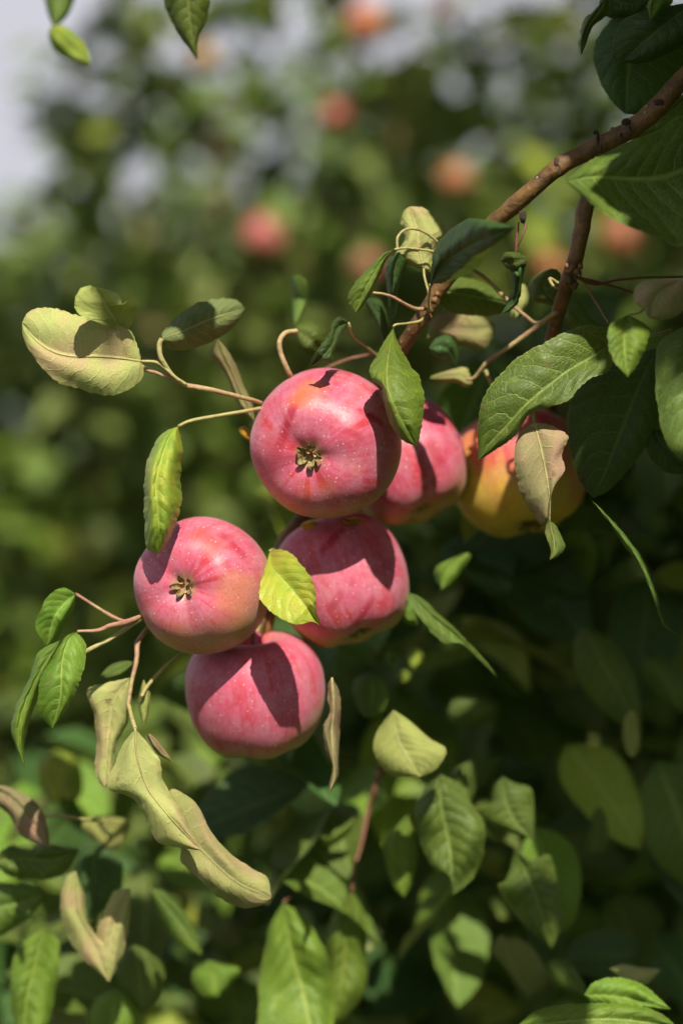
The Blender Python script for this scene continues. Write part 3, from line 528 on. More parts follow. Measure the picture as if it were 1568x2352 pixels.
leaf([(90, 1750), (92, 1800), (110, 1840)], [(130, 1720), (140, 1790), (150, 1850)], [(175, 1740), (190, 1790), (185, 1830)], dm=(17,), mat='lime', rows=30, half=4)
leaf([(345, 2050), (370, 2120), (420, 2180)], [(350, 2040), (385, 2080), (430, 2140), (465, 2195)], [(380, 2050), (430, 2100), (455, 2150)], dm=(11,), mat='green', rows=40, half=5, lit=False)
# top
leaf([(378, -30), (395, 55), (440, 120)], [(430, -90), (432, 0), (440, 70), (453, 138)], [(478, -30), (473, 50), (456, 92)], dm=(6, 6.5, 7), mat='green', rows=50, half=6, lit=False, label='dark leaf hanging in from the top edge')
leaf([(112, 80), (125, 115), (165, 140)], [(118, 60), (150, 95), (208, 148)], [(150, 60), (190, 95), (206, 125)], dm=(12,), mat='lime', rows=30, half=4)
leaf([(105, -20), (110, 30)], [(150, -80), (135, 0), (125, 66)], [(175, -30), (160, 30)], dm=(13,), mat='green', rows=30, half=4, lit=False)

for q_ in ((1400, 470), (1440, 495), (1350, 430), (1490, 515)): LEAVES.append((P(q_[0], q_[1], -3.6), 0.009))
for q_ in ((1150, 900, 0), (1130, 990, 0), (1200, 940, 0), (650, 790, 3), (1050, 760, 8), (965, 550, 3.3), (1070, 870, 6.5), (1150, 810, 5.5)): LEAVES.append((P(*q_), 0.012))
# trunk and limbs outside the frame
def limb(pts, radii, n=30, sides=14):
    path = catmull([Vector(p) for p in pts], n); V, F = [], []; add_tube(V, F, path, radii, sides, 0.12, 7.0); return V, F
s0 = path[0]
V, F = limb([(0.72, 1.55, -0.05), (0.74, 1.56, 0.5), (0.70, 1.60, 1.0), (0.73, 1.58, 1.5), (0.70, 1.50, 2.0), (0.62, 1.40, 2.5)], [0.085, 0.07, 0.065, 0.06, 0.045, 0.02], 40)
near('trunk', V, F, BARK_OLD)
b0 = P(*mp_[0]); V, F = limb([(0.72, 1.57, 1.6), (0.60, 1.42, 1.85), (0.48, 1.28, 1.93), tuple(b0)], [0.03, 0.02, 0.012, px(34)]); near('branch', V, F, BARK)
V, F = limb([(0.70, 1.60, 1.0), (0.50, 1.62, 1.15), (0.28, 1.55, 1.22), (0.05, 1.45, 1.22), (-0.15, 1.35, 1.18)], [0.035, 0.025, 0.018, 0.012, 0.006]); near('branch', V, F, BARK_OLD)
V, F = limb([(0.72, 1.58, 1.3), (0.55, 1.72, 1.5), (0.35, 1.75, 1.6), (0.18, 1.65, 1.68)], [0.03, 0.022, 0.014, 0.006]); near('branch', V, F, BARK_OLD)

# ------------------------------------------------------------------ apples
def apple_material(name, blush, lo=-0.35, hi=0.25, pink=(0.60, 0.105, 0.125), green=(0.36, 0.30, 0.05), streak=0.95, seed=0.0, bloom=0.48, marks=()):
    """blush: direction (apple's own axes) of its rosy cheek"""
    m, t = newmat(name); out = N(t, 'ShaderNodeOutputMaterial'); tcn = N(t, 'ShaderNodeTexCoord')
    pos = tcn.outputs['Object']
    off = N(t, 'ShaderNodeVectorMath', operation='ADD'); off.inputs[1].default_value = (seed, seed * 0.7, -seed); t.links.new(pos, off.inputs[0]); p2 = off.outputs[0]
    nn = N(t, 'ShaderNodeVectorMath', operation='NORMALIZE'); t.links.new(pos, nn.inputs[0])
    dp = N(t, 'ShaderNodeVectorMath', operation='DOT_PRODUCT'); t.links.new(nn.outputs[0], dp.inputs[0]); dp.inputs[1].default_value = Vector(blush).normalized()
    big = noise_(t, p2, 28, 3, 0.55)
    bl = math_(t, 'ADD', dp.outputs['Value'], math_(t, 'MULTIPLY', math_(t, 'SUBTRACT', big, 0.5), 0.55))
    bl = ramp(t, bl, lo, hi)
    # streaks that run from stalk to eye
    sp = N(t, 'ShaderNodeSeparateXYZ'); t.links.new(nn.outputs[0], sp.inputs[0])
    rho = math_(t, 'SQRT', math_(t, 'ADD', math_(t, 'MULTIPLY', sp.outputs[0], sp.outputs[0]), math_(t, 'MULTIPLY', sp.outputs[1], sp.outputs[1])))
    rho = math_(t, 'MAXIMUM', rho, 0.05)
    cx = N(t, 'ShaderNodeCombineXYZ')
    t.links.new(math_(t, 'DIVIDE', sp.outputs[0], rho), cx.inputs[0]); t.links.new(math_(t, 'DIVIDE', sp.outputs[1], rho), cx.inputs[1]); t.links.new(math_(t, 'MULTIPLY_ADD', sp.outputs[2], 0.16, seed), cx.inputs[2])
    s1 = noise_(t, cx.outputs[0], 4.5, 2, 0.5); s2 = noise_(t, cx.outputs[0], 14, 3, 0.6)
    patch = noise_(t, p2, 40, 2)
    c = mixc(t, bl, mixc(t, big, green, tuple(q * f for q, f in zip(green, (1.5, 1.1, 1.1)))), pink)
    c = mixc(t, math_(t, 'MULTIPLY', math_(t, 'MULTIPLY', ramp(t, s2, 0.40, 0.66), bl), 0.6), c, tuple(q * f for q, f in zip(pink, (0.80, 0.45, 0.50))))
    st = math_(t, 'MULTIPLY', math_(t, 'MULTIPLY', ramp(t, s1, 0.52, 0.60), ramp(t, patch, 0.40, 0.55)), streak)
    s3 = noise_(t, cx.outputs[0], 2.2, 2, 0.5); st = math_(t, 'MAXIMUM', st, math_(t, 'MULTIPLY', math_(t, 'MULTIPLY', ramp(t, s3, 0.56, 0.62), ramp(t, noise_(t, p2, 26, 2), 0.48, 0.60)), 0.8))
    c = mixc(t, math_(t, 'MULTIPLY', st, math_(t, 'ADD', math_(t, 'MULTIPLY', bl, 0.8), 0.2)), c, (0.50, 0.025, 0.040))
    # warmer orange windows in the blush
    ow = math_(t, 'MULTIPLY', ramp(t, noise_(t, p2, 22, 2), 0.56, 0.70), 0.5)
    c = mixc(t, ow, c, (0.68, 0.20, 0.09))
    # waxy bloom
    blm = math_(t, 'MULTIPLY', ramp(t, noise_(t, p2, 75, 6, 0.7), 0.36, 0.66), bloom)
    c = mixc(t, blm, c, (0.54, 0.27, 0.36))
    mot = math_(t, 'MULTIPLY', ramp(t, noise_(t, p2, 130, 6, 0.75), 0.48, 0.68), bl); c = mixc(t, math_(t, 'MULTIPLY', mot, 0.45), c, (0.40, 0.045, 0.10))
    for c0, a0, b0, hl, hw, col, stg in marks:
        def dt(v):
            q = N(t, 'ShaderNodeVectorMath', operation='DOT_PRODUCT'); t.links.new(nn.outputs[0], q.inputs[0]); q.inputs[1].default_value = v; return q.outputs['Value']
        wobm = math_(t, 'MULTIPLY', math_(t, 'SUBTRACT', noise_(t, p2, 70, 4, 0.6), 0.5), 1.3 * hw)
        ac = math_(t, 'ABSOLUTE', math_(t, 'ADD', math_(t, 'SUBTRACT', dt(a0), c0.dot(a0)), wobm)); al = math_(t, 'ABSOLUTE', math_(t, 'SUBTRACT', dt(b0), c0.dot(b0)))
        mk_ = math_(t, 'MULTIPLY', math_(t, 'MULTIPLY', ramp(t, ac, 0.3 * hw, hw * 1.7, 1, 0), ramp(t, al, 0.5 * hl, hl, 1, 0)), math_(t, 'GREATER_THAN', dt(c0), 0.2))
        mk_ = math_(t, 'MULTIPLY', mk_, ramp(t, s2, 0.3, 0.5, 0.55, 1.0))
        c = mixc(t, math_(t, 'MULTIPLY', mk_, stg), c, col)
    # green-gold ring round the eye
    eye = ramp(t, sp.outputs[2], -0.992, -0.95, 0.75, 0.0); c = mixc(t, eye, c, (0.34, 0.27, 0.10))
    # lenticels
    vo = N(t, 'ShaderNodeTexVoronoi'); vo.inputs['Scale'].default_value = 480; vo.inputs['Randomness'].default_value = 1.0; t.links.new(p2, vo.inputs['Vector'])
    sc = N(t, 'ShaderNodeSeparateColor'); t.links.new(vo.outputs['Color'], sc.inputs[0])
    dot = math_(t, 'MULTIPLY', ramp(t, vo.outputs['Distance'], 0.14, 0.26, 1, 0), ramp(t, sc.outputs[0], 0.55, 1.0, 0, 1, False))
    c = mixc(t, math_(t, 'MULTIPLY', dot, 0.75), c, (0.80, 0.58, 0.50))
    fine = noise_(t, p2, 700, 3, 0.65); c = mixc(t, ramp(t, fine, 0.48, 0.72, 0, 0.4), c, (0.36, 0.04, 0.07))
    scab = math_(t, 'MULTIPLY', ramp(t, noise_(t, p2, 420, 4, 0.7), 0.64, 0.70), ramp(t, noise_(t, p2, 60, 2), 0.55, 0.66)); c = mixc(t, math_(t, 'MULTIPLY', scab, 0.7), c, (0.26, 0.03, 0.03))
    b = N(t, 'ShaderNodeBump'); b.inputs['Distance'].default_value = 0.0003; b.inputs['Strength'].default_value = 0.4
    t.links.new(math_(t, 'ADD', fine, math_(t, 'MULTIPLY', dot, 0.8)), b.inputs['Height'])
    pb = N(t, 'ShaderNodeBsdfPrincipled'); t.links.new(c, pb.inputs['Base Color']); t.links.new(b.outputs[0], pb.inputs['Normal'])
    t.links.new(math_(t, 'MULTIPLY_ADD', fine, 0.22, 0.34), pb.inputs['Roughness'])
    pb.inputs['Specular IOR Level'].default_value = 0.45
    pb.inputs['Subsurface Weight'].default_value = 0.08; pb.inputs['Subsurface Radius'].default_value = (1, 0.35, 0.2); pb.inputs['Subsurface Scale'].default_value = 0.003
    pb.inputs['Sheen Weight'].default_value = 0.12; pb.inputs['Sheen Tint'].default_value = (1, 0.8, 0.85, 1)
    t.links.new(pb.outputs[0], out.inputs['Surface']); return m
def plain(name, col, rough=0.8, var=(0.5, 1.4), sc=600):
    m, t = newmat(name); out = N(t, 'ShaderNodeOutputMaterial'); tcn = N(t, 'ShaderNodeTexCoord')
    c = mixc(t, ramp(t, noise_(t, tcn.outputs['Object'], sc, 3), 0.35, 0.65), tuple(q * var[0] for q in col), tuple(q * var[1] for q in col))
    pb = N(t, 'ShaderNodeBsdfPrincipled'); t.links.new(c, pb.inputs['Base Color']); pb.inputs['Roughness'].default_value = rough; t.links.new(pb.outputs[0], out.inputs['Surface']); return m
SEPAL = plain('sepal_olive', (0.24, 0.19, 0.07)); SEPAL_TIP = plain('sepal_tip', (0.10, 0.05, 0.035)); EYE = plain('eye_dark', (0.015, 0.010, 0.006))
SEPAL_DRY = plain('sepal_dry', (0.26, 0.17, 0.07))
PROFILE = [(0.0, -0.665), (0.06, -0.67), (0.12, -0.705), (0.20, -0.75), (0.33, -0.787), (0.55, -0.765), (0.74, -0.645), (0.90, -0.42), (0.985, -0.14), (1.0, 0.12), (0.955, 0.40), (0.83, 0.64), (0.64, 0.79), (0.44, 0.83), (0.27, 0.75), (0.13, 0.56), (0.05, 0.42), (0.0, 0.38)]
def apple_mesh(R, lobes=0.022, seed=0.0, tall=1.0, nu=96, nv=60, taper=0.0, wob=0.03):
    prof = catmull([(a, b, 0) for a, b in PROFILE], nv); V, F = [], []
    for i, q in enumerate(prof):
        for j in range(nu):
            ph = 2 * math.pi * j / nu
            low = max(0, -q.y) ** 1.5
            k = 1 + lobes * math.cos(5 * ph + seed) * (0.25 + 1.4 * low) + wob * noise.noise(Vector((math.cos(ph) * 0.9 + seed, math.sin(ph) * 0.9, q.y * 1.1)))
            k *= 1 + taper * q.y
            zz = q.y * tall * (1 + 0.03 * math.cos(5 * ph + seed) * low)
            V.append(Vector((q.x * math.cos(ph) * k, q.x * math.sin(ph) * k, zz)) * R)
    for i in range(nv - 1):
        for j in range(nu): F.append((i * nu + j, i * nu + (j + 1) % nu, (i + 1) * nu + (j + 1) % nu, (i + 1) * nu + j))
    return V, F
APPLES = []
BGA = []
def apple(x, y, d, Rpx, axis, label, blush, seed=0.0, spin=0.0, calyx='star', group='pink apples hanging in the near cluster', marks=(), **kw):
    """axis: camera-space direction (right, up, towards camera) in which the eye (calyx) points"""
    mk = {k: kw.pop(k) for k in ('lo', 'hi', 'pink', 'green', 'streak', 'bloom') if k in kw}
    R = Rpx * K * (D0 + d * 0.01); c = P(x, y, d)
    rt = thing('apple', label, 'apple', c, group)
    zax = -camdir(*axis); q = zax.to_track_quat('Z', 'Y'); mat3 = q.to_matrix() @ Matrix.Rotation(spin, 3, 'Z')
    rt.rotation_mode = 'QUATERNION'; rt.rotation_quaternion = mat3.to_quaternion()
    bl = mat3.inverted() @ camdir(*blush); im = mat3.inverted(); mks = []
    for cx_, cy_, bx_, by_, hl, hw, col, stg in marks:
        c0 = camdir(cx_, cy_, math.sqrt(max(0.02, 1 - cx_ * cx_ - cy_ * cy_))); b0 = (RT * bx_ + UP * by_); b0 = (b0 - c0 * b0.dot(c0)).normalized(); a0 = c0.cross(b0)
        mks.append((im @ c0, im @ a0, im @ b0, hl, hw, col, stg))
    V, F = apple_mesh(R, seed=seed, **kw)
    # parts live in the apple's own axes
    mesh_obj('skin', V, F, apple_material('apple_skin', bl, seed=seed * 0.37, marks=mks, **mk), rt)
    # stalk
    V, F = [], []; add_tube(V, F, catmull([Vector((0, 0, 0.38)) * R, Vector((0.02, 0, 0.8)) * R, Vector((0.10, 0.05, 1.15)) * R], 12), [0.035 * R, 0.03 * R, 0.045 * R], 8, .1); mesh_obj('stem', V, F, TWIG_RED, rt)
    if calyx:
        V, F = [], []
        n = 20; rings = [(0.0, -0.57), (0.05, -0.58), (0.085, -0.66), (0.10, -0.69), (0.125, -0.695), (0.14, -0.675)]
        for r_, z_ in rings:
            for j in range(n):
                a = 2 * math.pi * j / n; V.append(Vector((r_ * math.cos(a), r_ * math.sin(a), z_)) * R)
        for i in range(len(rings) - 1):
            for j in range(n): F.append((i * n + j, i * n + (j + 1) % n, (i + 1) * n + (j + 1) % n, (i + 1) * n + j))
        cal = mesh_obj('calyx', V, F, EYE, rt)
        for s in range(5):
            a0 = 2 * math.pi * s / 5 + 0.3 + random.uniform(-.12, .12)
            Ls = 0.125 * random.uniform(0.75, 1.2) if calyx == 'star' else 0.11 * random.uniform(.8, 1.1)
            wd = 0.068 if calyx == 'star' else 0.06
            V, F = [], []; rows, cols = 9, 5
            for side in (0, 1):
                for i in range(rows):
                    v = i / (rows - 1); rr_ = 0.075 + Ls * v
                    zz = -0.68 - (0.13 * math.sin(v * 2.2) if calyx == 'star' else 0.12 * math.sin(v * 1.6)) - 0.012 * side
                    wv = wd * (math.sin(math.pi * (0.22 + 0.78 * v)) ** 0.8) * (1 - 0.35 * v)
                    for cc in range(cols):
                        u = (cc / (cols - 1) - 0.5) * 2; fold = -0.035 * abs(u) * (1 - v * .3)
                        ph = a0 + u * wv / max(rr_, 0.05) * 0.9
                        V.append(Vector((rr_ * math.cos(ph), rr_ * math.sin(ph), zz + fold + 0.012 * noise.noise(Vector((s * 5, v * 4, u * 3))))) * R)
            o2 = rows * cols
            for i in range(rows - 1):
                for cc in range(cols - 1):
                    a = i * cols + cc; F.append((a, a + 1, a + cols + 1, a + cols)); F.append((o2 + a + cols, o2 + a + cols + 1, o2 + a + 1, o2 + a))
                for cc in (0, cols - 1):
                    a = i * cols + cc; F.append((a, a + cols, o2 + a + cols, o2 + a))
            so = mesh_obj('sepal', V, F, SEPAL if calyx == 'star' else SEPAL_DRY, cal)
            so.data.materials.append(SEPAL_TIP)
            for pi, p in enumerate(so.data.polygons):
                i = min(rows - 2, pi // (2 * (cols - 1) + 2))
                if i >= (5 if s % 2 else 6): p.material_index = 1
    APPLES.append((c, R)); return rt
PK = (0.59, 0.098, 0.178); CR = (0.36, 0.008, 0.030); ORN = (0.72, 0.16, 0.07)
apple(747, 1021, 3.6, 172, (-0.26, -0.22, 0.94), 'sharp pink apple at the top of the cluster, star shaped eye facing out', (-0.2, 0.5, 0.85), seed=1.3, spin=0.4, lo=-0.30, hi=0.22, pink=PK, marks=[(-.52, .30, .45, .9, .62, .07, CR, .85), (.60, .33, .97, -.2, .30, .05, CR, .95), (.36, .12, .9, -.4, .2, .04, CR, .5), (-.25, .68, .2, 1, .34, .17, ORN, .8), (-.75, -.15, .2, 1, .4, .10, CR, .4)])
apple(464, 1345, 3.6, 156, (-0.28, 0.02, 0.95), 'pink apple at lower left of the cluster with a dry brown eye', (-0.2, 0.6, 0.7), seed=4.1, spin=1.0, lo=-0.2, hi=0.5, marks=[(.10, .72, .5, -.8, .35, .16, (0.62, 0.07, 0.06), .8), (.50, .62, .5, -.8, .35, .08, CR, .7), (.42, .30, .6, -.7, .18, .05, CR, .5), (.62, -.1, .3, 1, .4, .3, (0.66, 0.26, 0.12), .6)], calyx='dry', pink=PK, green=(0.42, 0.28, 0.07))
apple(786, 1336, 8.2, 152, (0.30, -0.85, 0.25), 'pink apple tucked below the sharp top apple and behind the yellow green leaf', (0.0, 0.6, 0.8), seed=7.7, spin=.2, marks=[(-.15, .62, .5, .85, .35, .06, CR, .8), (.32, -.42, .4, .9, .35, .05, CR, .75), (-.1, -.25, .5, .8, .25, .05, CR, .5)], lo=-0.25, hi=0.4, calyx='star', tall=1.1, pink=PK)
apple(586, 1598, 7.6, 160, (0.05, -0.93, -0.15), 'lowest pink apple of the cluster with a leaf shaped shadow across it', (-0.1, 0.6, 0.8), seed=9.9, spin=.9, lo=-0.2, hi=0.4, calyx='star', tall=1.02, taper=0.04, pink=PK)
apple(930, 1062, 10.5, 140, (0.3, -0.75, 0.3), 'blurred pink apple peeping out behind the right side of the top apple', (-0.1, 0.6, 0.8), seed=12.4, marks=[(.45, .1, .5, -.8, .3, .12, CR, .6)], lo=-0.25, hi=0.45, calyx='star', tall=1.15, pink=PK)
apple(1188, 1090, 13, 158, (0.2, -0.9, 0.25), 'yellow and pink apple hanging under the broad dark leaf', (-0.1, 0.75, 0.6), seed=15.2, lo=0.3, hi=1.0, bloom=0.12, green=(0.52, 0.42, 0.04), calyx='star', tall=1.0, group='pink apples hanging in the near cluster', pink=(0.6, 0.14, 0.10))

# ------------------------------------------------------------------ template leaves for the fill
def template_leaf(seed, rows=13, half=3, wid=0.30):
    rnd = random.Random(seed); V, UV, F = [], [], []; cols = 2 * half + 1
    curl = rnd.uniform(-0.5, 0.9); fold = rnd.uniform(0.1, 0.7); tw = rnd.uniform(-0.5, 0.5); ph = rnd.uniform(0, 6)
    for i in range(rows):
        v = i / (rows - 1); wv = wid * (math.sin(math.pi * v ** 0.85) ** 0.75) * (1 - 0.18 * v) + 0.002
        ang = tw * v; yy = math.sin(curl * v) / curl if abs(curl) > 1e-3 else v; zz = -(1 - math.cos(curl * v)) / curl if abs(curl) > 1e-3 else 0
        for c in range(cols):
            s = (c - half) / half; x = s * wv; h = abs(s) * wv * fold + 0.03 * math.sin(v * 9 + ph + s * 2) * abs(s)
            V.append(Vector((x * math.cos(ang) - h * math.sin(ang), yy, zz + h * math.cos(ang) + x * math.sin(ang)))); UV.append((0.5 + s / 2, v))
    for i in range(rows - 1):
        for c in range(cols - 1): a = i * cols + c; F.append((a, a + 1, a + cols + 1, a + cols))
    return V, UV, F
TEMPL = [template_leaf(40 + i) for i in range(8)]
SIMPLE = [template_leaf(90 + i, rows=5, half=1, wid=0.29) for i in range(8)]
def leaf_matrix(p, L, droop=0.55, sunny=0.6, rnd=random):
    n = (Vector((rnd.gauss(0, .6), rnd.gauss(0, .6), rnd.gauss(0, .6))) + SUN * sunny + Vector((0, -.2, .35))).normalized()
    t = Vector((rnd.gauss(0, 1), rnd.gauss(0, 1), rnd.gauss(0, 1) - droop * 2)); t = (t - n * t.dot(n)).normalized()
    x = t.cross(n); M = Matrix((x, t, n)).transposed().to_4x4()
    return Matrix.Translation(p) @ M @ Matrix.Diagonal((L, L, L, 1))
def cluster_mesh(name, mats, templ, matname, parent, pinv, kind='stuff', label=None):
    V, UV, F = [], [], []
    for k, M in enumerate(mats):
        tv, tu, tf = templ[k % len(templ)]; b = len(V)
        V += [M @ v for v in tv]; UV += tu; F += [tuple(b + q for q in f) for f in tf]
    if not V: return None
    return mesh_obj(name, V, F, LM[matname], parent, UV, True, pinv, label, kind)

def blocks_sun(p, r=0.03):
    for c, R in APPLES:
        v = p - c; s = v.dot(SUN)
        if s > 0 and (v - SUN * s).length < R + r: return True
    for c, lr in LEAVES:
        v = p - c; s = v.dot(SUN)
        if s > 0.005 and (v - SUN * s).length < lr + r: return True
    return False
def edge_y(x):
    """upper outline of the near tree's inner foliage in the picture"""
    pts = [(-300, 1950), (0, 1800), (200, 1560), (420, 1500), (700, 1240), (980, 930), (1130, 720), (1300, 640), (1568, 560), (2200, 300)]
    for (a, b), (c, d) in zip(pts, pts[1:]):
        if a <= x <= c: return b + (d - b) * (x - a) / (c - a)
    return 500
fr = random.Random(5)
# individual leaves behind the cluster
tm = []
for i, (tv, tu, tf) in enumerate(TEMPL):
    for mn in ('green', 'deep', 'fresh', 'lime'):
        me = bpy.data.meshes.new('leaf'); me.from_pydata([tuple(v) for v in tv], [], tf); ul = me.uv_layers.new(name='UVMap')
        for lp, u in zip(me.loops, ul.data): u.uv = tu[lp.vertex_index]
        me.polygons.foreach_set('use_smooth', [True] * len(me.polygons)); me.materials.append(LM[mn]); tm.append((mn, me))
bym = {mn: [m for k, m in tm if k == mn] for mn in ('green', 'deep', 'fresh', 'lime')}
cnt = 0; rest = []; tries = 0
while cnt < 285 and tries < 20000:
    tries += 1
    x = fr.uniform(-60, 1640); y = fr.uniform(500, 2420); d = fr.uniform(17, 75)
    e = edge_y(x) + d * 1.5
    if y < e + fr.uniform(0, 120): continue
    if x < 500 and fr.random() < 0.35: continue
    p = P(x, y, d)
    M = leaf_matrix(p, fr.uniform(0.055, 0.09), rnd=fr)
    if blocks_sun(p, 0.022): continue
    mn = fr.choices(('green', 'deep', 'fresh', 'lime'), (5, 3, 2, 1))[0]
    o = bpy.data.objects.new('leaf', fr.choice(bym[mn])); COL.objects.link(o); o.parent = root; o.matrix_parent_inverse = RI; o.matrix_basis = M
    cnt += 1
# smaller sprays between them, too many to pick apart
mats = {'green': [], 'fresh': [], 'deep': [], 'lime': []}
for _ in range(1100):
    x = fr.uniform(-80, 1650); y = fr.uniform(620, 2450); d = fr.uniform(26, 75)
    if y < edge_y(x) + d * 1.5 + fr.uniform(0, 80) or (x < 620 and fr.random() < 0.45): continue
    p = P(x, y, d)
    if noise.noise(p * 16) < -0.05 or blocks_sun(p, 0.010): continue
    mats[fr.choices(('green', 'fresh', 'deep', 'lime'), (4, 4, 2, 1))[0]].append(leaf_matrix(p, fr.uniform(0.03, 0.06), rnd=fr, sunny=0.9))
for mn, mm in mats.items(): cluster_mesh('foliage', mm, TEMPL, mn, root, RI)
# deeper inner foliage as one mass
mats = {'green': [], 'deep': [], 'fresh': []}
for _ in range(6500):
    x = fr.uniform(-250, 2100); y = fr.uniform(300, 2900); d = fr.uniform(35, 150)
    if y < edge_y(x) + d * 2.0 + fr.uniform(-60, 150): continue
    if x < 550 and fr.random() < 0.5: continue
    p = P(x, y, d)
    if noise.noise(p * 7) < -0.12: continue
    mats[fr.choices(('green', 'deep', 'fresh'), (5, 4, 1.5))[0]].append(leaf_matrix(p, fr.uniform(0.045, 0.08), rnd=fr))
for mn, mm in mats.items(): cluster_mesh('foliage', mm, SIMPLE, mn, root, RI)
# unseen canopy over the picture's right side, placed to shade the inner tree
unseen_leaves = {'green': [], 'deep': []}
def outside(p, L=0.07):
    x, y, D = proj(p)
    if D < 0.12: return True
    mg = (L + 0.026 * abs(1 / 1.0 - D / D0)) / (K * D)
    return x < -mg or x > 1568 + mg or y < -mg or y > 2352 + mg
def shade_leaf(p, L=0.07, r=0.03):
    if not outside(p, L) or blocks_sun(p, r) or p.z > 3.0 or (p - CAM).length < 0.22: return False
    unseen_leaves[fr.choice(('green', 'deep'))].append(leaf_matrix(p, L * fr.uniform(0.8, 1.15), rnd=fr, sunny=1.3)); return True
n_ = 0
for _ in range(60000):
    x = fr.uniform(820, 1900); y = fr.uniform(700, 2500); d = fr.uniform(14, 130)
    if y < edge_y(x) + 40: continue
    p = P(x, y, d) + SUN * fr.uniform(0.25, 1.3)
    if noise.noise(p * 6) < 0.0: continue
    if shade_leaf(p, 0.075, 0.022): n_ += 1
    if n_ > 9500: break
# unseen sprays added to shade single leaves and the thick part of the branch
for x, y, d, rad_, cnt_ in ((1450, 150, 2, 0.045, 40), (1530, 90, 0, 0.04, 30), (1420, 960, 3, 0.035, 26), (1400, 1080, 3, 0.025, 14), (1560, 900, -3, 0.035, 26), (1500, 1040, 3, 0.02, 10), (1400, 375, -4, 0.010, 8), (1450, 360, -3.5, 0.011, 10), (1500, 365, -3.5, 0.012, 12), (1560, 400, -3, 0.02, 14), (1545, 510, -3, 0.008, 4),
                            (1390, 330, 0, 0.014, 6), (1500, 245, 0, 0.03, 14), (1330, 800, 0, 0.010, 9), (1370, 820, 0, 0.008, 6), (1280, 815, 0, .005, 4), (1250, 1060, 1, 0.012, 5), (1540, 680, -3, 0.025, 10), (470, 745, 3, 0.016, 5), (1310, 600, 2, 0.012, 4), (1260, 1130, 12, 0.02, 6)):
    base = P(x, y, d)
    for _ in range(cnt_):
        for _t in range(30):
            p = base + SUN * fr.uniform(0.2, 1.0) + Vector((fr.gauss(0, rad_), fr.gauss(0, rad_ * .5), fr.gauss(0, rad_)))
            if shade_leaf(p, 0.065, 0.024): break
# loose crown of the same tree overhead and to the right
for _ in range(3500):
    p = Vector((fr.uniform(0.1, 1.6), fr.uniform(0.5, 2.4), fr.uniform(1.6, 2.7)))
    if noise.noise(p * 5) < -0.1: continue
    shade_leaf(p, 0.07, 0.035)
for mn, mm in unseen_leaves.items(): cluster_mesh('foliage', mm, SIMPLE, mn, root, RI)  # out of frame: added shading leaves joined with the loose crown
# inner twigs
for _ in range(22):
    x = fr.uniform(200, 1550); y = max(edge_y(x) + 150, fr.uniform(900, 2350)); d = fr.uniform(40, 85)
    stick('twig', [(x, y, d), (x + fr.uniform(-60, 60), y + fr.uniform(40, 110), d + fr.uniform(-3, 3)), (x + fr.uniform(-120, 120), y + fr.uniform(140, 280), d + fr.uniform(-5, 5))], [8, 6, 3], fr.choice((TWIG_RED, BARK)), n=14, sides=6)

